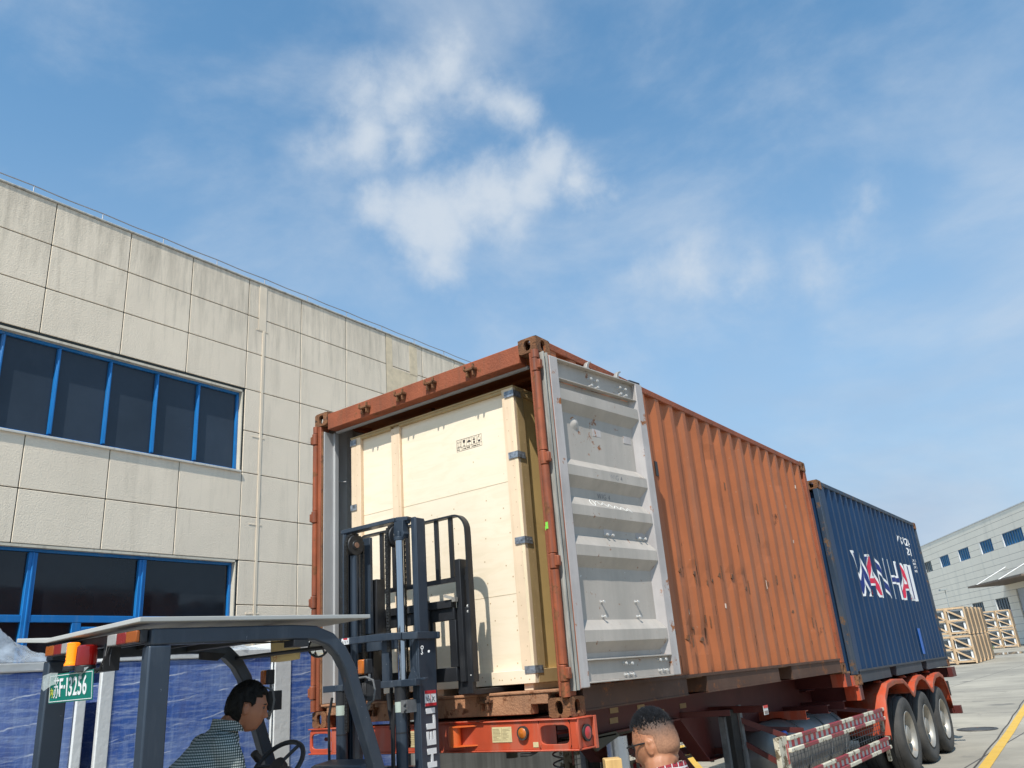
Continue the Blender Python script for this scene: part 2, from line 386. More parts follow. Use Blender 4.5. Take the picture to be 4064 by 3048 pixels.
m_reveal = mat('window_reveal', (.62,.56,.45), .85, var=.1, streak=.3)
m_sill = mat('white_sill', (.60,.57,.50), .7, streak=.2)
def band(z0, z1, mull, mw, glass, transom=None):
    w_ = empty('window', (0,0,0)); w_.parent = bld
    f = MB(); top, bot = zz(z1), zz(z0); L0, L1 = A0, aa(WR)-.02
    f.box((-.16, L0, top-.045), (-.085, L1, top)).box((-.16, L0, bot), (-.085, L1, bot+.045)).box((-.16, L1-.045, bot+.045), (-.085, L1, top-.045))
    for m_ in mull:
        a = aa(m_); f.box((-.158, a-mw/2, bot+.06), (-.072, a+mw/2, top-.055)); f.box((-.075, a-.012, bot+.06), (-.058, a+.012, top-.055))
    if transom:
        f.box((-.150, L0, zz(transom)-.045), (-.078, L1-.06, zz(transom)+.045))
        a = aa(4.98); f.box((-.155, a-.06, bot+.06), (-.080, a+.06, zz(transom)-.045)).box((-.156, a, zz(.90)-.02), (-.084, L1-.06, zz(.90)+.05))
    f.build('frame', m_blue, w_, bevel=.006)
    MB().box((-.135, L0, bot+.03), (-.125, L1-.03, top-.03)).build('pane', glass, w_, smooth=0)
    return w_
band(3.18, 4.43, [3.735-.68*i for i in range(8)][::-1] + [4.40, 5.075, 5.75, 6.401], .045, m_glassd)
band(-1.51, 1.835, [4.395-1.36*i for i in range(5)][::-1] + [5.75], .11, m_glassk, 1.035)
MB().box((-.16, aa(WR)-.018, zz(3.185)), (-.006, aa(WR)+.0, zz(4.43))).box((-.16, aa(WR)-.018, 0), (-.006, aa(WR)+.0, zz(1.835))).box((-.16, A0, zz(4.43)-.004), (-.004, aa(WR)-.02, zz(4.43)+.03)).box((-.16, A0, zz(1.835)-.004), (-.004, aa(WR)-.02, zz(1.835)+.03)).each('window_reveal', m_reveal, bld, smooth=0)
MB().box((-.15, A0, zz(3.15)), (.035, aa(WR), zz(3.18)+.0)).build('window_sill', m_sill, bld, bevel=.005)
# pipe boxing down the facade
m_box = mat('pipe_casing', (.80,.67,.505), .85, var=.06, streak=.4, streakc=(.5,.43,.33))
pb = MB(); pb.box((.001, aa(7.345), zz(5.55)), (.008, aa(7.49), zz(6.38)-.01)).box((.001, aa(7.43), 0), (.010, aa(7.475), zz(5.55)))
for z in (5.55, 3.75, 2.4, 1.12): pb.box((.001, aa(7.30), zz(z)-.012), (.006, aa(7.53), zz(z)+.008))
pb.build('drainpipe', m_box, bld, bevel=.008)
pt = MB(); pt.box((.0005, aa(10.25), zz(4.9)), (.003, aa(10.42), zz(6.36))).box((.0005, aa(10.9), zz(5.7)), (.003, aa(11.12), zz(6.36)))
pt.box((.0005, aa(10.42), zz(5.0)), (.003, aa(11.1), zz(5.72)))
pt.each('repair_patch', mat('patch_plaster', (.70,.57,.39), .9, var=.15, vs=6), bld, smooth=0)
# lightning strip on stand-offs along the parapet
m_wire = mat('galvanised_wire', (.35,.35,.36), .5, metal=.6)
lw = MB(); zt = zz(6.376)+.03
a = -2.1
posts = [3.799-.918*i for i in range(7)][::-1] + [4.719, 5.637, 6.55, 7.455, 8.356] + [8.356+.91*i for i in range(1, 20)]
for q in posts: lw.cyl((-.03, aa(q), zt), (-.03, aa(q), zt+.13), .008, 6)
path = []
for q in posts:
    path += [(-.03, aa(q), zt+.13), (-.03, aa(q)+.5, zt+.118)]
lw.tube(path, .009, 6)
lw.build('lightning_wire', m_wire, bld)

# ================================================================== RIGHT FACTORY BUILDING (far)
t2 = R(-28); N2 = Vector((math.cos(t2), -math.sin(t2), 0)); D2 = Vector((math.sin(t2), math.cos(t2), 0))
KK = 37.4/27
org2 = CAMP + N2*37.4; org2.z = GZ
fb = empty('warehouse_building', org2, 'white panelled two storey building with small blue windows far off on the right', 'building', rz=-t2)
# local: +Y along facade (away), +X away from camera
def z2(z): return .265 + (z-.0)*KK - GZ
def a2(a): return a*KK
m_wall2 = mat('white_panel_wall', (.86,.80,.68), .85, var=.04, vs=.25, streak=.25, streakc=(.5,.49,.44), ss=(.7,.7,.1))
wins = [(89.4,91.6,6.24,7.17),(87.0,89.2,6.24,7.17),(82.8+2.2*0,82.8,0,0)]
wins = [(81.05,83.0),(76.40,78.62),(71.70,74.03),(66.93,69.26),(61.55,64.95),(54.6,58.6),(49,52)]
lowins = [(83.5,85.8),(71.66,74.0),(66.85,69.2)]
crs = [8.66, 8.16, 7.67, 7.17, 6.70, 6.23, 5.61, 5.16, 4.64, 4.15, 3.66, 3.20, 2.78, 2.3, 1.8, 1.3, .8, .3, -.2, -.8, -1.6]
mb = MB(); back = MB()
edges = sorted(set([40., 100.] + [e for a, b in wins for e in (a, b)]))
lowe = sorted(set([40., 60.6, 65.2, 100.] + [e for a, b in lowins for e in (a, b)]))
for j in range(len(crs)-1):
    z1, z0 = crs[j], crs[j+1]
    if z1 <= 7.18 and z0 >= 6.2: E_, W_ = edges, wins
    elif z1 <= 2.79 and z0 >= 1.25: E_, W_ = lowe, lowins+[(60.6,65.2)]
    elif z1 <= 3.21: E_, W_ = lowe, [(60.6,65.2)]
    else: E_, W_ = [40., 100.], []
    for i in range(len(E_)-1):
        if (E_[i], E_[i+1]) in W_: continue
        mb.box((.0, a2(E_[i]), z2(z0)+.018), (.12, a2(E_[i+1]), z2(z1)-.018))
mb.build('wall_panel', m_wall2, fb, smooth=0)
for a, b in ((40,100),): back.box((.30, a2(a), -.3), (.6, a2(b), z2(8.66)))
mj2 = mat('panel_joint', (.36,.36,.34), .9)
jb = MB()
for j in range(1, len(crs)-1):
    inw = (crs[j] < 7.16 and crs[j] > 6.24) or (crs[j] < 3.3)
    if not inw: jb.box((.015, a2(40), z2(crs[j])-.018), (.10, a2(100), z2(crs[j])+.018))
    else:
        E_, W_ = (edges, wins) if crs[j] > 5 else (lowe, (lowins if crs[j] < 2.7 and crs[j] > 1.3 else [])+[(60.6,65.2)])
        for i in range(len(E_)-1):
            if (E_[i], E_[i+1]) not in W_: jb.box((.015, a2(E_[i]), z2(crs[j])-.018), (.10, a2(E_[i+1]), z2(crs[j])+.018))
jb.build('panel_joint', mj2, fb, smooth=0)
back.build('wall_core', mat('core_dark', (.06,.065,.07), .9), fb, smooth=0)
MB().box((-.04, a2(40), z2(8.66)), (.7, a2(100), z2(8.66)+.10)).build('coping', mat('coping_white', (.66,.67,.67), .7), fb)
MB().box((.6, a2(40), -.3), (30, a2(100), z2(8.3))).each('roof', mj2, fb, smooth=0)
m_b2 = mat('blue_blind', (.05,.15,.23), .5, var=.3, vs=1.2, streak=.4, streakc=(.10,.15,.18), ss=(6,6,.4))
m_bar = mat('grey_bar', (.30,.33,.33), .6)
m_rev2 = mat('white_reveal', (.75,.75,.72), .8)
for k_, (lst, zb, zt_) in enumerate(((wins, 6.23, 7.17), (lowins, 1.3, 2.78))):
    for a, b in lst:
        w_ = MB().box((.16, a2(a)+.02, z2(zb)), (.19, a2(b)-.02, z2(zt_))).build('window', m_b2 if k_ == 0 and a < 77 else m_glassd, fb, smooth=0)
        f = MB(); nb = max(4, int((b-a)/.42))
        for i in range(nb+1):
            y = a2(a+(b-a)*i/nb); f.box((.10, y-.03, z2(zb)), (.15, y+.03, z2(zt_)))
        f.box((.09, a2(a), z2(zt_)-.06), (.155, a2(b), z2(zt_))).build('frame', m_bar if k_ else m_blue if a < 77 else m_bar, w_, smooth=0)
        if k_: MB().box((.153, a2(a)+.1, z2(zb)), (.158, a2(b)-.1, z2(zb+.62))).build('blue_sheet', mat('blue_sheet', (.01,.09,.42), .4), w_, smooth=0)
        MB().box((-.01, a2(b)-.001, z2(zb)-.02), (.16, a2(b)+.20, z2(zt_))).build('reveal', m_rev2, w_, smooth=0)
# roller door, canopy and its ties
MB().box((.14, a2(60.6), -.3), (.18, a2(65.2), z2(3.2))).build('door', mat('shutter_grey', (.42,.45,.48), .5, streak=.2), fb, smooth=0)
cn = MB().box((-3.6, a2(57.5), z2(3.62)), (-.002, a2(66.8), z2(3.62)+.16)).build('canopy', mat('canopy_brown', (.16,.12,.09), .7, rust=.3), fb)
tr = MB()
for a in (65.7, 61.7): tr.cyl((-3.3, a2(a), z2(3.62)+.16), (-.05, a2(a), z2(4.85)), .05, 8)
tr.each('canopy_tie', mat('tie_white', (.7,.7,.7), .6), cn)
tag(MB().cyl((-3.5, a2(71.8)+.1, .3), (-3.5, a2(71.8)+.1, z2(3.9)), .045, 8).box((-4.1, a2(71.8)-.25, z2(3.9)), (-3.4, a2(71.8)+.3, z2(3.9)+.16)).build('yard_light', m_bar), 'small yard lamp on a thin grey pole in front of the white building', 'lamp').matrix_world = fb.matrix_world.copy()

# ================================================================== FAR CRATE STACKS
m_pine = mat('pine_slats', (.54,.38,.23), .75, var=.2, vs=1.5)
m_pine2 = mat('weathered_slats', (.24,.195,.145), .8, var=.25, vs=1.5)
m_film = mat('white_foam', (.74,.76,.76), .35, var=.1, vs=2)
m_grille = mat('black_grille', (.03,.04,.05), .4)
def slat_crate(w_, d_, h_):
    root = empty('slatted_crate', (0,0,0))
    t = .09; fr = MB()
    for y in (0, d_):
        for x in (0, w_): fr.box((x-t/2, y-t/2, .0), (x+t/2, y+t/2, h_))
        for z in (.12, h_*.52, h_-.05): fr.box((t/2, y-.025, z-.05), (w_-t/2, y+.025, z+.05))
        fr.beam((t/2, y-.045 if y == 0 else y+.045, h_-.12), (w_-t/2, y-.045 if y == 0 else y+.045, h_*.56), .03, .09, (0,0,1))
        fr.beam((t/2, y-.045 if y == 0 else y+.045, h_*.48), (w_-t/2, y-.045 if y == 0 else y+.045, .18), .03, .09, (0,0,1))
    fr.each('frame', m_pine, root, smooth=0)
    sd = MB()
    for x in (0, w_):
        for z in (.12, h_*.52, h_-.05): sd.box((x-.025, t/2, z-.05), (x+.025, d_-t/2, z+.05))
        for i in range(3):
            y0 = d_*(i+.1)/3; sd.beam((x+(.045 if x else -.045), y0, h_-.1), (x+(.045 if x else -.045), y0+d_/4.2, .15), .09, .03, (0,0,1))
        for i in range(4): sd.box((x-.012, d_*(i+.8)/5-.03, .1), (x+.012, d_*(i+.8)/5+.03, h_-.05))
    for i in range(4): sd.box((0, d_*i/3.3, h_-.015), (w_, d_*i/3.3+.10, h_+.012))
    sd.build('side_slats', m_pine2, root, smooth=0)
    MB().box((.08, .06, .16), (w_-.08, d_-.06, h_-.10)).build('wrapped_machine', m_film, root, bevel=.03)
    gb = MB()
    for y in (.055, d_-.055):
        for (zl, zh) in ((.24, h_*.44), (h_*.58, h_-.2)):
            gb.box((w_*.16, y-.004, zl), (w_*.80, y+.004, zh))
    gb.each('grille', m_grille, root, smooth=0)
    gl = MB()
    for y in (.046, d_-.046):
        for (zl, zh) in ((.24, h_*.44), (h_*.58, h_-.2)):
            for i in range(5): gl.box((w_*.2, y-.003, zl+(zh-zl)*(i+.3)/5), (w_*.72, y+.003, zl+(zh-zl)*(i+.3)/5+.03))
    gl.build('grille_bar', mat('grille_bar', (.10,.12,.13), .4), root, smooth=0)
    return root
CW, CD, CH = .97, 1.35, 1.56
protoA = slat_crate(CW, CD, CH-.04)
first = True
nmA = ['nearest', 'second', 'third', 'rearmost', 'fifth']
for lev in (0, 1):
    for c in range(3):
        for dpt in range(5):
            if c > 0 and dpt > 0: continue
            o = protoA if first else copy_tree(protoA); first = False
            rz = R(3)
            x = -5.02-CW-c*(CW+.05); y = 49.2+dpt*(CD+.12)
            o.location = (x, y, gh(y)+.03+lev*CH); o.rotation_euler = (0,0,rz)
            lv = 'upper' if lev else 'lower'
            if c: lab = f'{lv} slatted pine crate {"next to the corner crate" if c == 1 else "farthest left"}, behind the blue container'
            else: lab = f'{lv} slatted pine crate, {nmA[dpt]} in the row beside the blue container'
            tag(o, lab, 'crate', 'slatted pine crates stacked in the yard')
protoB = slat_crate(1.12, 1.2, 1.60); firstB = True
for lev in (0, 1):
    for c in range(3):
        o = protoB if firstB else copy_tree(protoB); firstB = False
        y = 82.0; x = -7.45 - c*1.17 + .0
        o.location = (x, y, gh(y)+.02+lev*1.62)
        tag(o, f'{"upper" if lev else "lower"} {["rightmost","middle","leftmost"][c]} slatted pine crate of the farther stack before the warehouse', 'crate', 'slatted pine crates stacked in the yard')
# weeds
mb = MB()
for i in range(260):
    a = random.uniform(0, 6.28); r_ = random.random()**.5*.75; p = Vector((-8.9+math.cos(a)*r_*1.2, 80.5+math.sin(a)*r_, gh(80)+random.random()*.75*(1.1-r_)))
    d = Vector((random.gauss(0,1), random.gauss(0,1), random.gauss(.4,.7))).normalized()*random.uniform(.08,.17); s_ = d.orthogonal().normalized()*.04
    mb.add([p-s_, p+s_, p+d], [(0,1,2)])
tag(mb.build('weed_plant', mat('weed_leaf', (.05,.13,.03), .6, var=.4), smooth=0), 'low green weed bush growing by the farther crate stack', 'plant')

# ================================================================== CONTAINERS
m_orange = mat('container_orange', (.365,.108,.034), .62, var=.13, vs=1.6, rust=.17, rs=3.2, rustc=(.13,.045,.02), streak=.42, streakc=(.26,.125,.075), ss=(7,7,.45), speck=.12, speckc=(.45,.33,.25))
m_orust = mat('rusty_orange', (.27,.070,.027), .75, var=.25, vs=4, rust=.30, rs=11, bump=.5, bs=70, streak=.4, streakc=(.14,.06,.03), ss=(14,14,1.2))
m_rust = mat('heavy_rust', (.20,.085,.035), .9, var=.35, vs=7, rust=.45, rs=14, rustc=(.11,.05,.025), bump=1.0, bs=90, streak=.3, streakc=(.33,.17,.07), ss=(20,20,3))
m_sill_r = mat('rusty_sill', (.34,.165,.085), .85, var=.25, vs=5, rust=.38, rs=9, bump=.7, bs=70, streak=.4, streakc=(.16,.08,.045), ss=(10,10,1.5))
m_rail = mat('side_rail_brown', (.082,.038,.022), .8, var=.25, vs=2, rust=.35, rs=6, streak=.3, streakc=(.14,.09,.065), ss=(3,3,3))
m_gin = mat('interior_grey', (.40,.40,.40), .6, var=.08, rust=.10, rs=9, streak=.25, streakc=(.28,.25,.23))
m_post = mat('hinge_post_orange', (.30,.070,.022), .6, var=.3, vs=5, rust=.36, rs=7, streak=.75, streakc=(.07,.035,.025), ss=(38,38,1.6))
m_navy = mat('container_blue', (.006,.031,.084), .5, spec=.3, var=.16, vs=1.5, rust=.10, rs=4, rustc=(.10,.06,.04), streak=.30, streakc=(.035,.055,.085), ss=(16,16,.5))
m_navyr = mat('container_blue_worn', (.014,.034,.065), .6, var=.25, vs=3, rust=.37, rs=7, rustc=(.12,.07,.04), streak=.5, streakc=(.10,.10,.10), ss=(10,10,1))
m_floor = mat('container_floor', (.20,.13,.08), .8, var=.2)
W_, L_, H_ = 2.438, 6.058, 2.591
PITCH, OUT, INN = .278, -.006, -.042
def prof_pts(y0, y1, start):
    pts = []; y = start
    while y < y1+.3:
        for dy, x in ((0, OUT), (.072, OUT), (.140, INN), (.210, INN)):
            pts.append((y+dy, x))
        y += PITCH
    def at(yy):
        for (ya_, xa), (yb, xb) in zip(pts, pts[1:]):
            if ya_ <= yy <= yb: return xa + (xb-xa)*(yy-ya_)/(yb-ya_)
        return OUT
    r = [(y0, at(y0))] + [p for p in pts if y0 < p[0] < y1] + [(y1, at(y1))]
    return r, at
def casting(x0, y0, z0, sx, sy, top, m, parent, holes_top=True):
    x0 += W_/2
    # block 0.162 (x) x 0.178 (y) x 0.118 (z); sx, sy point outwards
    a = MB(); w, d, h = .162, .178, .118
    X0, X1 = (x0-w, x0) if sx > 0 else (x0, x0+w); Y0, Y1 = (y0, y0+d) if sy < 0 else (y0-d, y0)
    zc = z0+h/2; xc = (X0+X1)/2; yc = (Y0+Y1)/2
    if sy < 0: a.plate((xc, Y0, zc), (1,0,0), (0,0,1), w, h, .058, .082, .022)
    else: a.plate((xc, Y1, zc), (-1,0,0), (0,0,1), w, h, .058, .082, .022)
    if sx > 0: a.plate((X1, yc, zc), (0,1,0), (0,0,1), d, h, .062, .084, .022)
    else: a.plate((X0, yc, zc), (0,-1,0), (0,0,1), d, h, .062, .084, .022)
    zz_ = z0+h if top else z0
    if top: a.plate((xc, yc, z0+h), (1,0,0), (0,1,0), w, d, .06, .12, .02); a.add([(X0,Y0,z0),(X0,Y1,z0),(X1,Y1,z0),(X1,Y0,z0)], [(0,1,2,3)])
    else: a.plate((xc, yc, z0), (1,0,0), (0,-1,0), w, d, .06, .12, .02); a.add([(X0,Y0,z0+h),(X1,Y0,z0+h),(X1,Y1,z0+h),(X0,Y1,z0+h)], [(0,1,2,3)])
    if sy < 0: a.add([(X0,Y1,z0),(X0,Y1,z0+h),(X1,Y1,z0+h),(X1,Y1,z0)], [(0,1,2,3)])
    else: a.add([(X0,Y0,z0),(X1,Y0,z0),(X1,Y0,z0+h),(X0,Y0,z0+h)], [(0,1,2,3)])
    if sx > 0: a.add([(X0,Y0,z0),(X0,Y0,z0+h),(X0,Y1,z0+h),(X0,Y1,z0)], [(0,1,2,3)])
    else: a.add([(X1,Y0,z0),(X1,Y1,z0),(X1,Y1,z0+h),(X1,Y0,z0+h)], [(0,1,2,3)])
    o = a.build('corner_casting', m, parent, smooth=30, bevel=0)
    bm = bmesh.new(); bm.from_mesh(o.data); bmesh.ops.remove_doubles(bm, verts=bm.verts, dist=.0005)
    es = [e for e in bm.edges if len(e.link_faces) == 2 and e.calc_face_angle(0) > 1.2 and all(abs(v.co.x-X0) < .001 or abs(v.co.x-X1) < .001 or abs(v.co.y-Y0) < .001 or abs(v.co.y-Y1) < .001 for v in e.verts)
          and (all(abs(v.co.z-z0) < .001 for v in e.verts) or all(abs(v.co.z-z0-h) < .001 for v in e.verts) or (all(abs(v.co.x-X0) < .001 or abs(v.co.x-X1) < .001 for v in e.verts) and all(abs(v.co.y-Y0) < .001 or abs(v.co.y-Y1) < .001 for v in e.verts)))]
    bmesh.ops.bevel(bm, geom=es, offset=.012, segments=3, affect='EDGES', profile=.5)
    bm.to_mesh(o.data); bm.free()
    return o
DENTS = [(2.93,2.16,.10,-.022),(1.62,1.0,.07,-.014),(1.9,1.0,.06,-.012),(2.15,1.0,.06,-.012),(2.45,1.0,.05,-.010),(3.0,1.0,.07,-.014),(3.3,1.02,.06,-.014),(1.66,.55,.10,-.016),(1.95,.50,.10,-.022),(2.2,.46,.10,-.016),(4.1,1.3,.09,-.012),(4.9,2.15,.08,-.012),(5.2,.6,.1,-.012),(3.7,1.7,.12,-.010)]
def container(name, label, oy, oz, mw, mr, mc, mrail, doors):
    c = empty(name, (-W_/2, oy, oz), label, 'shipping container')
    M0 = Matrix.Translation((W_/2, 0, 0))          # local mesh coordinates share the numbers measured off the photograph
    def B(): return MB(M0)
    # side walls
    pts, at = prof_pts(.105, 5.95, .19 if doors else .215)
    for side in (1, -1):
        a = B(); vs = []; NZ = 30 if doors and side > 0 else 1
        for y, x in pts:
            for k in range(NZ+1):
                z = .155+2.38*k/NZ; xx = x
                if NZ > 1 and 0 < k < NZ:
                    xx += .006*noise.noise(Vector((y*2.3, z*1.6, 1))) + .004*noise.noise(Vector((y*9, z*5, 7)))
                    for dy, dz, dr, da in DENTS: xx += da*math.exp(-((y-dy)/dr)**2-((z-dz)/dr)**2)
                vs.append((xx if side > 0 else -W_-xx, y, z))
        n = len(pts)
        a.add(vs, [(i*(NZ+1)+k, (i+1)*(NZ+1)+k, (i+1)*(NZ+1)+k+1, i*(NZ+1)+k+1) if side > 0 else (i*(NZ+1)+k, i*(NZ+1)+k+1, (i+1)*(NZ+1)+k+1, (i+1)*(NZ+1)+k) for i in range(n-1) for k in range(NZ)])
        a.build('side_wall', mw, c, smooth=0, solid=.002)
        b = B(); b.add([((x-(.030 if doors else .004)) if side > 0 else (-W_-x+.004), y, z) for y, x in pts for z in (.155, 2.535)],
                       [(2*i, 2*i+2, 2*i+3, 2*i+1) for i in range(n-1)])
        b.build('inner_lining', m_gin, c, smooth=0)
        X = 0 if side > 0 else -W_
        s_ = -1 if side > 0 else 1
        a = B().box((X, .178, 2.525), (X+s_*.055, L_-.178, 2.583)); a.build('top_rail', mr, c, bevel=.006)
        a = B(); a.box((X-s_*.002, .17, .150), (X+s_*.045, L_-.17, .172))
        segs = ((.178, 1.71), (2.09, 3.79), (4.17, L_-.178))
        for y0, y1 in segs: a.box((X+s_*.008, y0, .030), (X+s_*.014, y1, .150)); a.box((X+s_*.002, y0, .020), (X+s_*.05, y1, .030))
        for y0, y1 in segs:
            for yy in (y0, y1): a.box((X+s_*.014, yy-.004, .03), (X+s_*.30, yy+.004, .15))
        a.build('bottom_rail', mrail, c, smooth=0)
    # cross members, floor, roof
    a = B()
    y = .4
    while y < 5.9:
        if not (1.66 < y < 2.15 or 3.74 < y < 4.22): a.box((-W_+.05, y, .03), (-.05, y+.045, .14))
        y += .3
    a.each('cross_member', mrail, c, smooth=0)
    B().box((-W_+.046, .05, .142), (-.046, L_-.05, .165)).build('floor', m_floor, c, smooth=0)
    a = B(); k = 0; y = .12; vs = []; tops = []
    while y < L_-.1:
        for dy, z in ((0, 2.562), (.03, 2.580), (.10, 2.580), (.13, 2.562)): tops.append((y+dy, z))
        y += .209
    a.add([(x, yy, z) for yy, z in tops for x in (-W_+.05, -.05)], [(2*i, 2*i+1, 2*i+3, 2*i+2) for i in range(len(tops)-1)])
    a.each('roof', mw, c, smooth=0, solid=.003)
    # end frames
    def endframe(y, s):                    # y of the outer face, s = +1 looks along +y inwards
        a = B()
        a.box((-.075, y, .118), (-.004, y+s*.10, 2.473)); a.box((-W_+.075, y, .118), (-W_+.004, y+s*.10, 2.473))
        a.each('corner_post', mc if not doors or s < 0 else mr, c, bevel=.008)
        a = B().box((-W_+.162, y+s*.004, 2.418), (-.162, y+s*.10, 2.565)); a.build('header', mr, c, bevel=.006)
    endframe(0, 1); endframe(L_, -1)
    for x, sx in ((0, 1), (-W_, -1)):
        for y, sy in ((0, -1), (L_, 1)):
            for z, tp in ((0, False), (H_-.118, True)):
                casting(x+.001*sx, y+.001*sy, z-.001 if z == 0 else z, sx, sy, tp, m_rust if tp or True else mc, c)
    # closed end wall at the far end
    a = B(); vs = []; xs_ = []; x = -W_+.075; k = 0
    while x < -.08:
        for dx, d in ((0, 0), (.11, 0), (.165, .045), (.275, .045)):
            if x+dx < -.075: xs_.append((x+dx, d))
        x += .33
    xs_.append((-.075, 0))
    yy = L_-.03
    a.add([(x, yy-d, z) for x, d in xs_ for z in (.12, 2.45)], [(2*i, 2*i+1, 2*i+3, 2*i+2) for i in range(len(xs_)-1)])
    a.build('end_wall', mw, c, smooth=0, solid=.003)
    if not doors:
        a = B(); a.add([(x, .03+d, z) for x, d in xs_ for z in (.12, 2.45)], [(2*i, 2*i+2, 2*i+3, 2*i+1) for i in range(len(xs_)-1)])
        a.build('end_wall', mw, c, smooth=0, solid=.003)
    a = B()
    a.box((-W_+.162, L_-.10, .02), (-.162, L_-.004, .155))
    if not doors: a.box((-W_+.162, .004, .02), (-.162, .10, .155))
    else:
        a.box((-2.135, .004, .026), (-.303, .09, .150)); a.box((-W_+.162, .004, .085), (-2.135, .09, .150)); a.box((-.303, .004, .085), (-.162, .09, .150))
        a.box((-W_+.10, -.004, .150), (-.07, .16, .168))
    a.each('end_sill', m_sill_r if doors else mr, c, bevel=.005)
    return c, B, at
c1, B1, at1 = container('orange_container', 'orange container with its door end open and a plywood crate inside', 0, 0, m_orange, m_orust, m_orust, m_rail, True)
c2, B2, at2 = container('blue_container', 'dark blue closed container behind the orange one on the same trailer', 6.463, -.157, m_navy, m_navyr, m_navyr, mat('blue_side_rail', (.05,.055,.065), .8, var=.2, rust=.15, streak=.3), False)
# header and sill lugs (door keeper brackets)
a = B1()
for x, z in ((-.612, 2.492), (-1.028, 2.500), (-1.362, 2.495), (-1.782, 2.494), (-.66, .118), (-1.75, .118)):
    a.box((x-.052, -.040, z-.010), (x+.052, .004, z+.010)); a.box((x-.052, -.048, z-.004), (x-.036, -.030, z+.034)); a.box((x+.036, -.048, z-.004), (x+.052, -.030, z+.034))
    a.box((x-.036, -.034, z-.055), (x-.022, .004, z-.01)); a.box((x+.022, -.034, z-.055), (x+.036, .004, z-.01))
a.each('keeper_bracket', m_rust, c1, bevel=.004)
# drip edge above door opening, jamb linings
a = B1(); a.box((-W_+.162, .10, 2.405), (-.162, .13, 2.425)); a.build('header_lip', m_gin, c1)
a = B1(); a.box((-W_+.075, .02, .17), (-W_+.098, .16, 2.42)); a.box((-W_+.098, .12, .17), (-W_+.125, .165, 2.42)); a.each('door_jamb', m_gin, c1, bevel=.004)
a = B1(); a.box((-W_+.0755, .010, .17), (-W_+.094, .019, 2.42)); a.build('rusty_seal_edge', m_rust, c1)
# corrugated inner wall posts catch tie rings
a = B1()
for z in (.45, 1.0, 1.55, 2.0): a.cyl((-W_+.05, .175, z), (-W_+.10, .27, z), .007, 6)
a.each('lashing_ring', m_gin, c1)
# hinge post: pin tube in pieces with hinge lugs
HZ = [2.356, 1.666, .958, .259]
for px, sgn in ((-.016, 1), (-W_+.018, -1)):
    a = B1()
    zs = [2.473] + HZ + [.118]
    for i in range(5):
        za = zs[i] - (0 if i == 0 else .055); zb = zs[i+1] + (.055 if i < 4 else 0)
        if za > zb: a.cyl((px, -.006, zb), (px, -.006, za), .030 if sgn > 0 else .024, 14)
    a.each('hinge_post', m_post, c1)
    for z in HZ:
        b = B1(); b.cyl((px, -.014, z-.050), (px, -.014, z+.050), .026, 14)
        b.box((px, -.026, z-.034), (px+sgn*.052, .008, z+.034)); b.build('hinge', m_post, c1, bevel=.006)
# paint dab on the post
MB().box((-.034, -.0375, 1.172), (-.014, -.0355, 1.218)).box((-.042, -.034, 1.165), (-.037, -.031, 1.19)).build('paint_mark', mat('green_paint', (.20,.60,.06), .7, var=.2, vs=60), None)
pm = bpy.data.objects['paint_mark']; pm.parent = c1; pm.matrix_parent_inverse = c1.matrix_world.inverted()

# --- right door, swung round against the side wall
du = Vector((.15, 1.13, 0)).normalized(); dn = Vector((1.13, -.15, 0)).normalized()
DM = Matrix.Translation(c1.matrix_world.inverted() @ Vector((.03,.03,0))) @ Matrix(((du.x, 0, dn.x, 0), (du.y, 0, dn.y, 0), (0, 1, 0, 0), (0,0,0,1)))
# door coordinates: (u, z, out)
m_dgrey = mat('door_grey_paint', (.42,.375,.33), .55, var=.12, vs=2.2, rust=.25, rs=7.5, rustc=(.24,.10,.045), streak=.75, streakc=(.31,.285,.25), ss=(6,6,.6), speck=.12, speckc=(.62,.62,.60))
m_dframe = mat('door_frame_grey', (.40,.365,.35), .6, var=.16, vs=3, rust=.30, rs=6, rustc=(.28,.10,.03), streak=.4, streakc=(.52,.5,.48), ss=(10,10,1))
door = empty('door', (0,0,0)); door.parent = c1
def DB(): return MB(DM)
a = DB()
a.box((.065, .160, -.052), (.158, 2.450, .0)); 
a.box((1.118, .185, -.052), (1.212, 2.445, .0))
a.each('door_stile', m_dframe, door, bevel=.006)
a = DB()                                         # sloping inner face of the far stile
a.prism([(1.118,.33,-.001),(1.118,2.29,-.001),(1.062,2.29,-.057),(1.062,.33,-.057)], (0,0,-.004)); a.build('stile_return', m_dframe, door, smooth=0)
a = DB()                                         # top and bottom channels
a.box((.158, 2.435, -.050), (1.118, 2.445, .0)); a.box((.158, 2.295, -.05), (1.118, 2.435, -.042)); a.box((.158, 2.287, -.05), (1.118, 2.295, -.004))
a.box((.158, .184, -.050), (1.118, .194, .0)); a.box((.158, .194, -.05), (1.118, .322, -.028)); a.box((.158, .322, -.05), (1.118, .332, .002))
a.each('door_rail', m_dgrey, door, bevel=.002, seg=1)
prof = [(2.287,-.058),(2.225,-.058),(2.212,-.004),(2.130,-.004),(2.055,-.058),(1.700,-.058),(1.640,-.004),(1.568,-.004),(1.492,-.058),(1.430,-.058),(1.358,-.004),(1.288,-.004),(1.212,-.058),(1.155,-.058),
        (1.078,-.004),(1.006,-.004),(.932,-.058),(.582,-.058),(.512,-.004),(.440,-.004),(.370,-.058),(.332,-.058)]
a = DB(); nU = 12
us = [.158+(1.105-.158)*i/nU for i in range(nU+1)]
vs = []
for z, o_ in prof:
    for u in us:
        vs.append((u, z, o_+.004*noise.noise(Vector((u*5, z*4, 3)))))
fs = [(i*(nU+1)+j, (i+1)*(nU+1)+j, (i+1)*(nU+1)+j+1, i*(nU+1)+j+1) for i in range(len(prof)-1) for j in range(nU)]
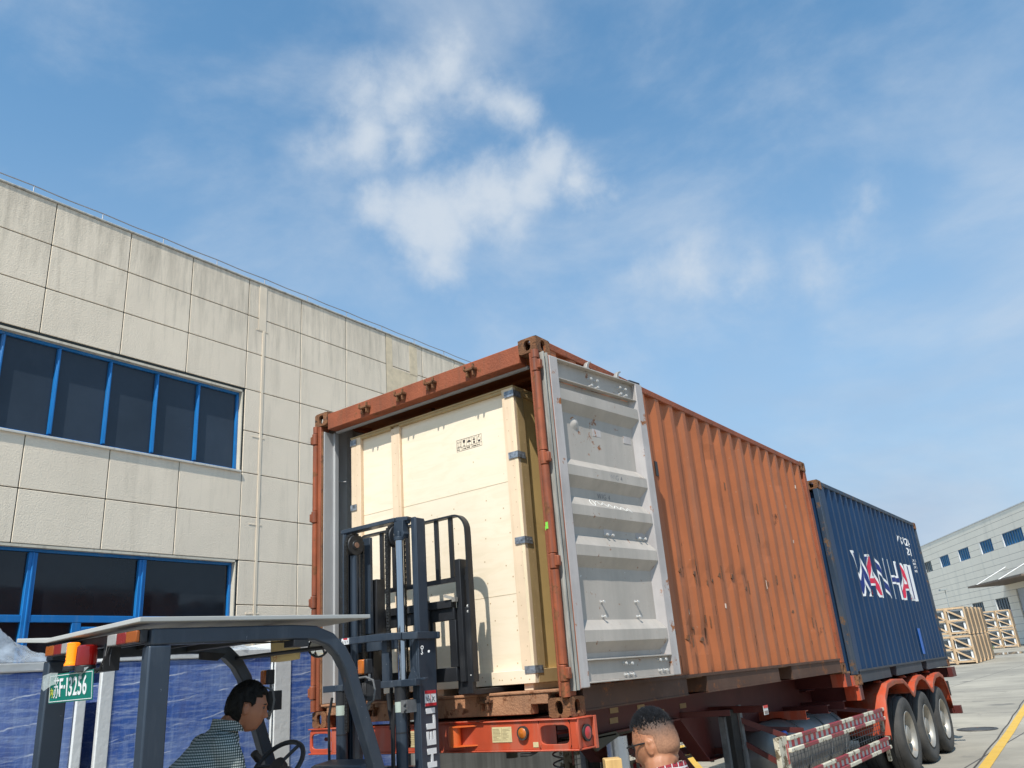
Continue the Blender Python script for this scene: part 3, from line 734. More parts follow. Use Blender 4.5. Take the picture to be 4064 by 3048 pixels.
a.add(vs, fs); a.build('door_panel', m_dgrey, door, smooth=0, solid=-.002)
# end caps closing each rib at the hinge side (pressed ends)
a = DB()
for (z1, o1), (z2_, o2), (z3, o3), (z4, o4) in [prof[1:5], prof[5:9], prof[9:13], prof[13:17], prof[17:21]]:
    a.prism([(.196, z1, -.057), (.159, z1, -.057), (.159, z4, -.057), (.196, z4, -.057)], (0,0,.001))
    a.prism([(.16, z1, -.058), (.16, z2_, -.004), (.16, z3, -.004), (.16, z4, -.058)], (.002,0,0))
a.each('rib_end', m_dgrey, door, smooth=0)
# the dent with its rusty lip
a = DB(); a.lathe([(.0,.020),(.016,.018),(.036,.008),(.055,.0)], (.345, 1.985, -.058), (0,0,1), 18); a.build('dent', mat('rusty_dent', (.44,.40,.36), .7, rust=.50, rs=14, rustc=(.34,.14,.05)), door, smooth=60)
# gaskets along the hinge edge
a = DB(); a.box((.0, .150, -.05), (.010, 2.462, .004)); a.box((.030, .152, -.05), (.044, 2.458, .006)); a.each('gasket_lip', mat('pale_gasket', (.42,.41,.37), .7, streak=.8, streakc=(.06,.055,.05), ss=(30,30,2.5)), door)
a = DB(); a.box((.010, .152, -.05), (.030, 2.458, -.012)); a.box((.044, .154, -.05), (.057, 2.456, -.010)); a.each('gasket', mat('rubber_gasket', (.045,.045,.045), .8, streak=.5, streakc=(.2,.19,.17), ss=(30,30,3)), door)
a = DB(); a.box((.057, .158, -.05), (.065, 2.452, -.002)); a.build('edge_strip', mat('orange_edge', (.50,.15,.07), .6, streak=.6, streakc=(.5,.42,.38), ss=(10,10,2)), door)
m_bolt = mat('white_bolt', (.50,.49,.47), .5, rust=.3, rs=60)
a = DB()
for u, z, q in [(.56,1.173,-.058),(.625,1.171,-.058),(.955,1.169,-.058),(1.026,1.17,-.058),(.43,.701,-.058),(.827,.704,-.058),(.43,.602,-.058),(.831,.601,-.058),
             (.56,2.372,-.044),(.635,2.370,-.044),(.56,2.318,-.044),(.635,2.316,-.044),(.93,2.375,-.044),(1.0,2.373,-.044),(.93,2.322,-.044),(1.0,2.32,-.044),
             (.567,.291,-.03),(.635,.288,-.03),(.975,.297,-.03),(1.042,.298,-.03),(.57,.218,-.03),(.635,.218,-.03),(.975,.225,-.03),(1.042,.225,-.03)]:
    a.cyl((u, z, q), (u, z, q+.028), .0055, 8); a.cyl((u, z, q+.024), (u, z, q+.035), .0095, 6); a.cyl((u, z, q), (u, z, q+.005), .012, 10)
a.each('door_bolt', m_bolt, door)
# locking rods on the outer face and their cam hooks
a = DB()
for u in (.60, .985):
    a.cyl((u, .20, -.085), (u, 2.50, -.085), .016, 10)
    for z in (.45, 1.2, 1.95): a.box((u-.05, z-.03, -.085), (u+.05, z+.03, -.054))
a.each('locking_rod', m_dframe, door)
a = DB()
for u in (.60, .985):
    a.prism([(u-.025,2.47,-.10),(u+.035,2.465,-.10),(u+.065,2.49,-.10),(u+.025,2.485,-.10),(u+.012,2.50,-.10),(u+.028,2.53,-.10),(u+.055,2.545,-.10),(u+.045,2.555,-.10),(u+.010,2.540,-.10),(u-.012,2.51,-.10)], (0,0,.035))
a.each('cam_hook', mat('worn_steel', (.38,.36,.33), .6, metal=.4, rust=.3, rs=20), door, bevel=.004)
a = DB(); a.box((1.06, 2.4455, -.06), (1.205, 2.468, -.01)); a.build('edge_cap', mat('rubber_cap', (.03,.03,.035), .6), door, bevel=.005)
# scribbles chalked and penned on the door
ink = mat('pen_ink', (.14,.15,.17), .7); chalk = mat('chalk', (.75,.75,.72), .8)
def on_door(u, z, o_, s, size, m, slant=0, name='scribble'):
    M = DM @ Matrix.Translation((u, z, o_)) @ Matrix.Rotation(slant, 4, 'Z')
    me = text_mesh(s, size, -.0012, 1.15, .9, .0004); me.transform(M); me.materials.clear(); me.materials.append(m)
    o = bpy.data.objects.new(name, me); COL.objects.link(o); o.parent = door
on_door(.63, 1.585, -.001, 'WIG 4', .055, ink, -.02); on_door(.52, 1.437, -.0535, 'WIG 4', .055, ink)
a = DB()
def scrib(pts, r_=.0022):
    a.tube([(u, z, o_) for u, z, o_ in pts], r_, 5)
sl_ = lambda z: -.058+max(0, min(1, (1.430-z)/.072))*.054+.003
scrib([(.42+.022*math.cos(t*.42), 1.390+.026*math.sin(t*.42), sl_(1.390+.026*math.sin(t*.42))) for t in range(16)])
scrib([(.46+i*.012, 1.396-.001*i+.014*math.sin(i*1.1), sl_(1.396-.001*i+.014*math.sin(i*1.1))) for i in range(34)])
a.each('chalk_scribble', chalk, door)
# left door folded back along the other side
a = MB(Matrix.Translation((W_/2, 0, 0)))
a.box((-W_-.085, .05, .16), (-W_-.035, 1.20, 2.44)); 
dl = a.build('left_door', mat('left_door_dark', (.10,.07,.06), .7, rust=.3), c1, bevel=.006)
a = MB(Matrix.Translation((W_/2, 0, 0)))
for z in (.4,.9,1.4,1.9): a.box((-W_-.12, .1, z), (-W_-.085, 1.15, z+.2))
a.each('door_rib', m_orange, dl)

# --- dents and flaws on the side wall: small pressed steps, black tag, torn flap
a = B1()
mk = mat('scrape_rust', (.12,.06,.035), .9, rust=.5, rs=20)
for y, z, s_ in ((1.62,.50,.045),(1.86,.46,.055),(2.13,.44,.045),(2.05,.53,.03),(3.3,.9,.05),(2.6,.95,.04),(1.60,1.02,.05),(1.88,1.0,.05),(2.16,.99,.045),(2.7,1.0,.05),(3.0,1.0,.06),(4.6,.7,.04),(5.0,1.1,.05),(5.3,.5,.05)):
    x0 = at1(y); q = [(x0+.0035, y-s_*.6, z-s_*.3), (x0+.0035, y-s_*.15, z-s_*.55), (x0+.0035, y+s_*.25, z-s_*.4), (x0+.003, y+s_*.2, z+s_*.25), (x0+.003, y-s_*.2, z+s_*.3)]
    q = [(at1(p[1])-.004, p[1], p[2]) for p in q]
    a.prism(q, (.0085,0,0))
rs_ = random.Random(9)
for i in range(46):
    y = rs_.uniform(1.3, 5.85); z = rs_.choice([rs_.uniform(.25,.7), rs_.uniform(.9,1.1), rs_.uniform(.3,2.4)]); w1 = rs_.uniform(.003,.008); h1 = rs_.uniform(.015,.07)
    q = [(at1(y+dy)-.004, y+dy, z+dz) for dy, dz in ((-w1,-h1),(w1*.6,-h1*.8),(w1,h1*.7),(-w1*.4,h1))]
    a.prism(q, (.0105,0,0))
a.each('scrape', mk, c1, smooth=0)
a = B1(); y0 = 1.76; a.box((at1(y0)+.002, 1.745, 1.80), (at1(y0)+.008, 1.79, 1.93)); a.build('black_tag', mat('black_tag', (.03,.03,.03), .5), c1)
a = B1()
for (y, z, s_) in ((1.97,.66,.022),(2.72,.72,.02),(5.02,1.9,.02),(5.06,1.75,.02),(5.08,1.62,.018),(5.12,1.5,.018),(5.5,2.2,.02),(3.9,.95,.045)):
    a.prism([(at1(y+dy*s_)-.004, y+dy*s_, z+dz*s_) for dy, dz in ((-.6,-.9),(.4,-1.2),(.6,.8),(-.3,1.1))], (.0095,0,0))
a.each('bare_patch', mat('bare_patch', (.50,.42,.36), .8, var=.2), c1, smooth=0)

# --- lettering painted on the corrugated blue side
def paint_on(name, s, size, y, z, x_off, m, offset, sx, parent, at, oy, space=1.0):
    me = text_mesh(s, size, offset, space, sx)
    bm = bmesh.new(); bm.from_mesh(me)
    for v in bm.verts: v.co = Vector((0, v.co.x + y - oy, v.co.y + z))
    brk = []; yy = .215 - PITCH
    while yy < 6.2:
        brk += [yy, yy+.072, yy+.140, yy+.210]; yy += PITCH
    lo = min(v.co.y for v in bm.verts); hi = max(v.co.y for v in bm.verts)
    for b in brk:
        if lo < b < hi: bmesh.ops.bisect_plane(bm, geom=bm.verts[:]+bm.edges[:]+bm.faces[:], plane_co=(0,b,0), plane_no=(0,1,0))
    for v in bm.verts: v.co.x = at(v.co.y) + x_off + W_/2
    bm.to_mesh(me); bm.free(); me.materials.clear(); me.materials.append(m)
    o = bpy.data.objects.new(name, me); COL.objects.link(o); o.parent = parent
m_wpaint = mat('white_lettering', (.74,.74,.74), .6, var=.08, streak=.2, streakc=(.5,.5,.5))
m_rpaint = mat('red_lettering', (.62,.02,.06), .55); m_bpaint = mat('blue_lettering', (.006,.022,.16), .5)
ZL = .975+.157
for ch, yc, wd, red in (('W', 7.49, .80, 0), ('A', 8.05, .62, 1), ('N', 8.70, .58, 0), ('H', 9.50, .60, 0), ('A', 10.15, .62, 1), ('I', 10.82, .22, 0)):
    me = text_mesh(ch, .80); xs_ = [v.co.x for v in me.vertices]; sx = wd/(max(xs_)-min(xs_)); lo = min(xs_)*sx
    paint_on('lettering', ch, .80, yc-lo+.03, ZL+.01, .0030, m_wpaint, .034, sx, c2, at2, 6.463)
    paint_on('lettering_fill', ch, .80, yc-lo+.03, ZL+.01, .0045, m_rpaint if red else m_bpaint, .001, sx, c2, at2, 6.463)
paint_on('code_lettering', 'WHSU 254', .18, 10.62, 1.925+.157, .003, m_wpaint, .003, 1.12, c2, at2, 6.463, 1.12)
paint_on('code_lettering', '22G1', .18, 11.20, 1.76+.157, .003, m_wpaint, .003, 1.1, c2, at2, 6.463, 1.1)
for i, zt_ in enumerate((1.66, 1.60, 1.54, 1.47)): paint_on('code_lettering', 'MAX KG' if i % 2 == 0 else 'TARE', .055, 11.55, zt_+.157, .003, m_wpaint, .001, 1.0, c2, at2, 6.463)
a = B2(); y0 = 10.62-6.463; a.add([(at2(y0-.09)+.004, y0-.09, .33), (at2(y0-.09)+.004, y0-.035, .33), (at2(y0-.09)+.004, y0-.035, .62), (at2(y0-.09)+.004, y0-.09, .62)], [(0,1,2,3)])
a.box((at2(y0)+.002, y0-.10, .26), (at2(y0)+.007, y0+.06, .66)); a.each('blue_patch', mat('bright_blue_patch', (.01,.12,.48), .5), c2, smooth=0)

# ================================================================== PLYWOOD CRATE
def ply_extra(k, col):
    noi, ramp, mix = k['noi'], k['ramp'], k['mix']
    return mix(ramp(noi(1.0, 5, .6, (3,3,16), 1.2), .45, .75, 0, .35), col, (.66,.54,.34))
m_ply = mat('poplar_plywood', (.85,.715,.54), .6, var=.05, vs=1.2, extra=ply_extra, speck=.03, speckc=(.5,.38,.2))
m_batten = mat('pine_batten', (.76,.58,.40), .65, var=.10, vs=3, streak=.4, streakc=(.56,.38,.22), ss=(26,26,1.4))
m_batten2 = mat('pine_side_batten', (.42,.29,.135), .7, var=.15, vs=4, streak=.4, streakc=(.34,.22,.10), ss=(22,22,1.4))  # pine darkened to carry the dim light on the crate's side
m_zinc = mat('galvanised_plate', (.27,.29,.32), .35, metal=.5, var=.6, vs=30)
CX0, CX1, CY0, CY1, CZ0, CZ1 = -2.115, -.335, .13, 2.35, .212, 2.325
cr = empty('plywood_crate', ((CX0+CX1)/2, CY0, CZ0), 'tall pale plywood crate with pine battens standing in the orange container', 'crate')
CM = Matrix.Translation(-Vector(cr.location))
def CB(): return MB(CM)
y = CY0
m_ply2 = mat('shaded_plywood_side', (.68,.47,.19), .6, var=.10, vs=2, streak=.2, streakc=(.45,.29,.11), ss=(3,3,8))  # plywood yellowed and darkened: side shade and warm bounce put into the colour
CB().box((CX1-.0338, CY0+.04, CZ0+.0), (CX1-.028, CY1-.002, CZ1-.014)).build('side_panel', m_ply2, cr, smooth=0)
CB().box((CX0+.03, y+.036, CZ0), (CX1-.034, CY1, CZ1-.012)).build('plywood_panel', m_ply, cr, smooth=0)
a = CB()
a.box((CX0, y+.0, CZ0+.09), (CX0+.115, y+.035, CZ1-.012)); a.box((CX1-.11, y, CZ0+.09), (CX1, y+.035, CZ1-.012))
a.box((-1.632, y+.006, CZ0+.09), (-1.536, y+.034, CZ1-.035))
a.each('front_batten', m_batten, cr, bevel=.002, seg=1)
a = CB(); a.box((CX0, y+.002, CZ1-.034), (-1.632, y+.034, CZ1-.012)); a.box((-1.536, y+.002, CZ1-.034), (CX1-.11, y+.034, CZ1-.012)); a.box((CX0-.004, y-.006, CZ1-.012), (CX1+.006, CY1, CZ1)); a.each('lid', m_batten2, cr, bevel=.001, seg=1)
a = CB(); a.box((CX0, y-.004, CZ0), (CX1, y+.034, CZ0+.088)); a.each('bottom_batten', m_ply, cr, bevel=.002, seg=1)
a = CB()
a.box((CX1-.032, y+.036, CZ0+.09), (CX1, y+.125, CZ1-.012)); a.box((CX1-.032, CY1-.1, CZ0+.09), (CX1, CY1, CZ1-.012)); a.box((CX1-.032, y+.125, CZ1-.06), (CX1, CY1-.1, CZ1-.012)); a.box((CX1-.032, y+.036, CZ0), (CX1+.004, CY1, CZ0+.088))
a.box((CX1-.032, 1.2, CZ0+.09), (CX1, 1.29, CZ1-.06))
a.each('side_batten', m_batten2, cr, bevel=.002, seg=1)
a = CB()                                           # thin plywood edge layers on the right corner
for i in range(4): a.box((CX1-.024+i*.006, y-.0015, CZ0+.09), (CX1-.021+i*.006, y+.001, CZ1-.014))
a.build('ply_edge', mat('ply_edge', (.80,.71,.50), .7), cr, smooth=0)
a = CB()                                           # panel seams
a.box((-1.535, y+.0345, 1.612), (CX1-.11, y+.0362, 1.616)); a.box((CX0+.115, y+.0345, 1.625), (-1.632, y+.0362, 1.629)); a.box((-1.535, y+.0345, .808), (CX1-.11, y+.0362, .811))
a.each('panel_seam', mat('seam', (.58,.47,.31), .8), cr, smooth=0)
a = CB()
for z in (2.265, 1.79, 1.165, .30):
    a.box((CX1-.080, y-.0085, z-.026), (CX1+.0045, y-.0047, z+.022)); a.box((CX1+.0048, y-.0085, z-.026), (CX1+.0085, y+.085, z+.022))
for z in (2.275, 1.705): a.box((CX0-.003, y-.0085, z-.026), (CX0+.07, y-.0047, z+.024))
a.each('corner_clip', m_zinc, cr, smooth=0)
a = CB()
for z in (2.265, 1.79, 1.165, .30):
    for dx in (-.062, -.022): a.cyl((CX1+dx, y-.012, z), (CX1+dx, y-.006, z), .006, 8)
    for dy in (.025, .065): a.cyl((CX1+.003, y+dy, z), (CX1+.010, y+dy, z), .006, 8)
a.each('clip_rivet', m_zinc, cr)
a = CB(); rnd = random.Random(3)
for x in (-1.25, -1.0, -.72, -.52):
    for i in range(9): a.cyl((x+rnd.uniform(-.03,.03), y+.0335, .35+i*.14+rnd.uniform(-.03,.03)), (x+.001, y+.0365, .35+i*.14+rnd.uniform(-.03,.03)), .0045, 6) if False else a.lathe([(0,.0012),(.005,.0008),(.006,0)], (x+rnd.uniform(-.05,.05), y+.0358, .38+i*.135+rnd.uniform(-.05,.05)), (0,-1,0), 8)
for i in range(22):
    for x in (CX1-.055, -1.58, CX0+.06): a.lathe([(0,.0012),(.0035,.0008),(.0045,0)], (x+rnd.uniform(-.03,.03), y+(-.0002 if x != -1.58 else .0058), .36+i*.09), (0,-1,0), 6)
    a.lathe([(0,.0012),(.0035,.0008),(.0045,0)], (CX1+.0002, y+.08+rnd.uniform(-.03,.03), .36+i*.09), (1,0,0), 6)
for i in range(12): a.lathe([(0,.0012),(.0045,.0008),(.0055,0)], (-.95+i*.05+rnd.uniform(-.02,.02), y-.0042, .255+rnd.uniform(-.025,.025)), (0,-1,0), 6)
tag(a.build('nail', mat('nail_hole', (.52,.38,.22), .8), cr, smooth=0), kind='stuff')
# handling symbols
ik = mat('stencil_ink', (.035,.03,.03), .7)
a = CB(); X0, X1, Z0, Z1 = -.943, -.690, 1.943, 2.035; yy = y+.0350
def ln(x0, z0, x1, z1, w=.0022): a.beam((x0, yy, z0), (x1, yy, z1), w, .0012, (0,1,0))
for i in range(6): ln(X0+(X1-X0)*i/5, Z0, X0+(X1-X0)*i/5, Z1, .0016)
for z in (Z0, Z0+.028, Z1): ln(X0, z, X1, z, .0016)
cw = (X1-X0)/5; zb = Z0+.033; cx = lambda i: X0+cw*(i+.5)
def poly(pts): a.prism([(x, yy, z) for x, z in pts], (0,.0012,0))
for dx in (-.011, .011): ln(cx(0)+dx, zb+.006, cx(0)+dx, zb+.045, .0035); poly([(cx(0)+dx-.006, zb+.036),(cx(0)+dx+.006, zb+.036),(cx(0)+dx, zb+.052)])
ln(cx(0)-.018, zb+.003, cx(0)+.018, zb+.003, .003)
poly([(cx(1)-.012, zb+.05),(cx(1)+.012, zb+.05),(cx(1)+.010, zb+.030),(cx(1), zb+.020),(cx(1)-.010, zb+.030)]); ln(cx(1), zb+.003, cx(1), zb+.022, .003); ln(cx(1)-.011, zb+.003, cx(1)+.011, zb+.003, .003)
poly([(cx(2)+.019*math.cos(t), zb+.020+.018*math.sin(t)) for t in [math.pi*i/10 for i in range(11)]]); ln(cx(2), zb+.002, cx(2), zb+.022, .0025); 
for i in range(3): ln(cx(2)-.012+i*.010, zb+.042, cx(2)-.006+i*.010, zb+.054, .0014)
poly([(cx(3)-.009, zb+.002),(cx(3)+.009, zb+.002),(cx(3)+.009, zb+.018),(cx(3)-.009, zb+.018)]); ln(cx(3)-.014, zb+.03, cx(3)+.014, zb+.052, .002); ln(cx(3)-.014, zb+.052, cx(3)+.014, zb+.03, .002); poly([(cx(3)-.008, zb+.024),(cx(3)+.008, zb+.024),(cx(3)+.008, zb+.034),(cx(3)-.008, zb+.034)])
poly([(cx(4)-.010, zb+.002),(cx(4)+.010, zb+.002),(cx(4)+.010, zb+.018),(cx(4)-.010, zb+.018)]); ln(cx(4)-.016, zb+.012, cx(4)-.013, zb+.04, .0018); ln(cx(4)+.016, zb+.012, cx(4)+.013, zb+.04, .0018); ln(cx(4)-.013, zb+.04, cx(4)+.006, zb+.054, .0018); ln(cx(4), zb+.03, cx(4), zb+.056, .0018)
a.build('shipping_mark', ik, cr, smooth=0)
for i, s in enumerate(('向上', '小心轻放', '怕湿', '堆码重量', '重心点')):
    put_text('mark_caption', s, .010 if len(s) > 2 else .014, frame(local((X0+cw*i+.004, yy, Z0+.009), cr), (1,0,0), (0,0,1)), ik, cr)
a = CB()
for x in (CX1-.115, CX0+.05, -1.25): a.box((x, y+.02, .168), (x+.075, CY1, CZ0-.001))
a.each('skid', m_batten, cr, bevel=.002, seg=1)

# ================================================================== SEMI-TRAILER
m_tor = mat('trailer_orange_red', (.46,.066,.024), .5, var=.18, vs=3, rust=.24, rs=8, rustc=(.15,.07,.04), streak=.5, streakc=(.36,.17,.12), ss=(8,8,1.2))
m_tred = mat('shaded_trailer_red', (.085,.011,.008), .6, var=.22, vs=3, rust=.18, rs=5, rustc=(.05,.03,.02), streak=.3, streakc=(.08,.03,.02), ss=(3,3,3))  # trailer red darkened, deep shade below the containers put into the colour
m_black = mat('dirty_black', (.022,.021,.020), .7, var=.4, vs=4, streak=.3, streakc=(.08,.075,.065), ss=(6,6,2))
m_greyst = mat('worn_grey_steel', (.13,.135,.14), .6, var=.4, vs=9, rust=.2, rs=15, speck=.3, speckc=(.3,.3,.3))
m_rubber = mat('tyre_rubber', (.045,.043,.041), .85, var=.3, vs=3, streak=.6, streakc=(.10,.095,.085), ss=(2,2,2), bump=.3, bs=60)
m_rim = mat('dirty_silver_rim', (.33,.31,.275), .5, metal=.5, var=.2, vs=4, rust=.30, rs=6, rustc=(.26,.20,.15))
m_silver = mat('silver_tank', (.26,.26,.255), .45, metal=.6, var=.15, vs=2, rust=.2, rs=4, rustc=(.16,.13,.10), streak=.5, streakc=(.2,.19,.17), ss=(2,5,2))
m_cream = mat('cream_sticker', (.60,.50,.27), .6, var=.1, vs=10, streak=.3, streakc=(.35,.3,.2), ss=(30,30,30))
m_ambl = mat('amber_lens', (.45,.12,.01), .25, var=.15, vs=30, coat=.5)
m_redl = mat('red_lens', (.42,.03,.03), .3, var=.15, vs=30, coat=.4)
TR = empty('semi_trailer', (-1.2, 6.0, GZ), 'orange red skeletal container trailer with three axles carrying the two containers', 'trailer')
TM = Matrix.Translation(-Vector(TR.location))
def T(): return MB(TM)
# front bolster
a = T(); yb = -.022
a.box((-2.19, yb, -.180), (-.238, yb+.012, -.012)); a.plate((-.118, yb, -.096), (1,0,0), (0,0,1), .24, .168, .215, .108, .012, 28, 5); a.box((.002, yb, -.180), (.052, yb+.012, -.012))
a.plate((-2.315, yb, -.096), (1,0,0), (0,0,1), .25, .168, .20, .108, .012, 28, 5)
a.box((-2.45, yb-.012, -.0125), (.060, .20, -.004)); a.box((-2.45, yb-.008, -.190), (.056, .20, -.180))
a.box((-1.15, yb-.025, -.004), (-.70, .15, .004)); 
a.box((-2.19, .17, -.180), (-.238, .19, -.013)); a.box((-.250, -.01, -.180), (-.238, .19, -.013)); a.box((-2.2, -.01, -.180), (-2.19, .19, -.013))
bo = a.build('front_bolster', m_tor, TR, bevel=.003, seg=1)
a = T(); a.box((.034, .0, -.180), (.040, .17, -.013)); a.box((.034, .17, -.195), (.062, .20, -.004)); a.box((.034, -.02, -.180), (.060, .0, -.013)); a.each('bolster_end', m_tor, TR, bevel=.003)
a = T(); a.cyl((-.905, yb-.040, -.150), (-.905, yb-.040, -.024), .043, 24)
for z in (-.030, -.150): a.prism([(-.94,yb-.002,z),(-.93,yb-.07,z),(-.90,yb-.088,z),(-.86,yb-.085,z),(-.74,yb-.002,z)], (0,0,.008))
if 0: a.sweep([(-.77, yb-.006, -.085), (-.86, yb-.008, -.085), (-.915, yb-.024, -.085), (-.945, yb-.060, -.085), (-.945, yb-.100, -.085), (-.920, yb-.130, -.085), (-.875, yb-.140, -.085), (-.845, yb-.132, -.085)], .115, .010, (0,0,1))
a.build('tow_hook', mat('bright_orange', (.62,.115,.02), .45, rust=.15, rs=16), TR)
a = T(); a.cyl((-.353, yb-.022, -.080), (-.353, yb, -.080), .042, 24); a.cyl((.040, .095, -.098), (.056, .095, -.098), .050, 24); a.each('lamp_housing', m_black, TR)
T().lathe([(0,-.010),(.022,-.008),(.032,.0)], (-.353, yb-.022, -.080), (0,1,0), 24).build('marker_lamp', m_ambl, TR)
T().lathe([(0,.010),(.022,.008),(.037,.0)], (.057, .095, -.098), (1,0,0), 24).build('marker_lamp', m_redl, TR)
a = T(); a.box((-.612, yb-.003, -.132), (-.451, yb-.0005, -.040)); a.box((-.285, yb-.003, -.165), (-.245, yb-.0005, -.135)); a.box((-1.36, yb-.003, -.150), (-1.22, yb-.0005, -.045)); stk = a.each('sticker', m_cream, TR, smooth=0)
a = T(); rnd = random.Random(5)
a.box((-.5335, yb-.004, -.128), (-.531, yb-.0031, -.044))
for x0 in (-.605, -.526):
    for i in range(9):
        z = -.052-i*.008; a.box((x0, yb-.004, z), (x0+rnd.uniform(.03,.066), yb-.0031, z-.0022))
for i in range(7): a.box((-1.35, yb-.004, -.06-i*.012), (-1.35+rnd.uniform(.05,.12), yb-.0031, -.063-i*.012))
a.build('print', mat('sticker_print', (.28,.22,.12), .7), stk, smooth=0)
a = T(); a.cyl((-.15, .05, -.09), (-.04, .16, -.085), .012, 8); a.cyl((-2.40, .10, -.09), (-2.25, .12, -.10), .014, 8); a.each('twistlock_handle', m_tred, TR)
# main beams: shallow at the front neck, deep behind it
for X in (-.62, -1.80):
    a = T(); s_ = .02
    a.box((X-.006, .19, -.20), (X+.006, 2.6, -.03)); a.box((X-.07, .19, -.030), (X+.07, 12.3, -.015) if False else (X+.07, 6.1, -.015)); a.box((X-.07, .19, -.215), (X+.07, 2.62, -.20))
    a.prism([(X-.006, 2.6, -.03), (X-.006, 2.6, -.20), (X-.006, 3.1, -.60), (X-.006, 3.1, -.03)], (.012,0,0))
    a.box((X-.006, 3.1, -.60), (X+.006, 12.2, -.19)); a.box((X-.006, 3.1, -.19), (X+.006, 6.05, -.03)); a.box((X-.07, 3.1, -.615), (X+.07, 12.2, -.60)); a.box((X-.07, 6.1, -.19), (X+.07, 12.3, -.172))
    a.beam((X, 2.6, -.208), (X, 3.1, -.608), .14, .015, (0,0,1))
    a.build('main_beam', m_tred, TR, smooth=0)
a = T()
for y in (.9, 1.6, 2.4, 3.1, 7.6, 8.8, 10.1, 11.4): a.box((-1.79, y, -.19), (-.63, y+.05, -.05 if y < 6 else -.22))
a.each('cross_beam', m_tred, TR, smooth=0)
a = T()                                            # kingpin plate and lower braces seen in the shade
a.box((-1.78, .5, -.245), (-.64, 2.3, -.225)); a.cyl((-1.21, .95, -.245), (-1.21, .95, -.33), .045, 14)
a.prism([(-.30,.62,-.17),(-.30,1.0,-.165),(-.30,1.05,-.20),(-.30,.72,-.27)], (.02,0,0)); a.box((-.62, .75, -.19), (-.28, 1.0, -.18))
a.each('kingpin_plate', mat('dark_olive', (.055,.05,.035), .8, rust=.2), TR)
a = T()
for y, z in ((1.50,-.045),(1.95,-.055),(2.75,-.10),(1.48,-.12),(2.3,-.12)): a.box((-.6125, y, z-.03), (-.6105, y+.13, z+.012))
a.each('sticker', mat('brown_sticker', (.30,.20,.09), .6), TR, smooth=0)
# cross brackets
for y, m_ in ((4.62, m_tor), (5.38, m_tred), (6.02, m_tred)):
    a = T(); a.box((-1.9, y, -.315), (-.10, y+.008, -.385)); a.box((-1.9, y, -.307), (-.10, y+.09, -.3145)); a.box((-1.9, y, -.3855), (-.10, y+.09, -.393)); a.build('bracket', m_, TR, smooth=0)
# landing legs
for X in (-.42, -2.02):
    L = empty('landing_leg', (0,0,0)); L.parent = TR
    T().box((X-.075, 3.30, -1.02), (X+.05, 3.46, -.19)).build('outer_tube', m_black, L, bevel=.006)
    T().box((X-.05, 3.32, -1.34), (X+.03, 3.43, -1.02)).build('inner_tube', m_greyst, L)
    T().box((X+.052, 3.46, -1.05), (X+.075, 3.52, -.16)).box((X-.06, 3.25, -1.05), (X+.0, 3.297, -.25)).each('side_channel', m_greyst, L)
    T().box((X-.14, 3.24, -1.375), (X+.12, 3.52, -1.34)).build('foot', m_black, L, bevel=.01)
a = T()
a.beam((-.47, 3.42, -.24), (-.03, 3.72, -.47), .05, .05); a.beam((-.47, 3.50, -.44), (-.03, 3.60, -.72), .045, .045); a.beam((-.62, 2.35, -.28), (-.30, 2.45, -.75), .04, .04)
a.beam((-.62, 2.75, -.185), (-.20, 2.9, -.19), .05, .05); a.beam((-.55, 3.9, -.40), (-.05, 4.3, -.47), .04, .05); a.beam((-2.0, 3.38, -.55), (-.45, 3.38, -.55), .05, .05); a.beam((-.42,3.38,-1.0),(-1.2,2.2,-.3),.05,.05)
a.beam((-.60, 6.2, -.36), (-.03, 7.0, -.50), .04, .05); a.beam((-.62, 3.4, -.19), (-.05, 3.4, -.20), .05, .06)
a.each('brace', m_tred, TR, smooth=0)
a = T(); a.box((-.105, 3.36, -.215), (-.10+.012, 3.50, -.20)); a.add([(-.04, 3.30, -.155), (-.04, 3.44, -.150), (-.03, 3.46, -.250), (-.03, 3.32, -.255)], [(0,1,2,3)])
a = T(); a.box((-.052, 3.33, -.250), (-.049, 3.44, -.170)); pl = a.each('sticker', mat('white_sticker', (.6,.6,.58), .6), TR, smooth=0)
T().box((-.0485, 3.33, -.192), (-.047, 3.44, -.168)).build('sticker_header', mat('red_print', (.55,.05,.04), .6), pl, smooth=0)
T().box((-.0485, 3.34, -.243), (-.047, 3.43, -.215)).build('sticker_print', mat('grey_print', (.25,.2,.18), .6), pl, smooth=0)
# silver tank with strap and blue valve
a = T(); tc_ = (-.42, 0, -.68)
prof = [(0,3.92),(.12,3.935),(.22,3.98),(.275,4.05),(.30,4.15),(.30,6.05),(.275,6.15),(.2,6.22),(0,6.25)]
a.lathe([(r_, h-3.92) for r_, h in prof], (-.42, 3.92, -.68), (0,1,0), 40); tk = a.build('air_tank', m_silver, TR)
a = T()
for y in (4.62, 5.35, 5.9): a.lathe([(.302,0),(.312,0),(.312,.04),(.302,.04)], (-.42, y, -.68), (0,1,0), 40)
a.each('strap', m_greyst, tk)
T().cyl((-.16, 3.98, -.475), (-.16, 4.07, -.475), .028, 12).build('valve', mat('valve_blue', (.01,.10,.45), .4), tk)
T().cyl((-.18, 3.95, -.475), (-.24, 4.1, -.50), .016, 8).cyl((-.16, 4.07, -.475), (-.20, 4.2, -.52), .02, 8).each('valve_pipe', m_greyst, tk)
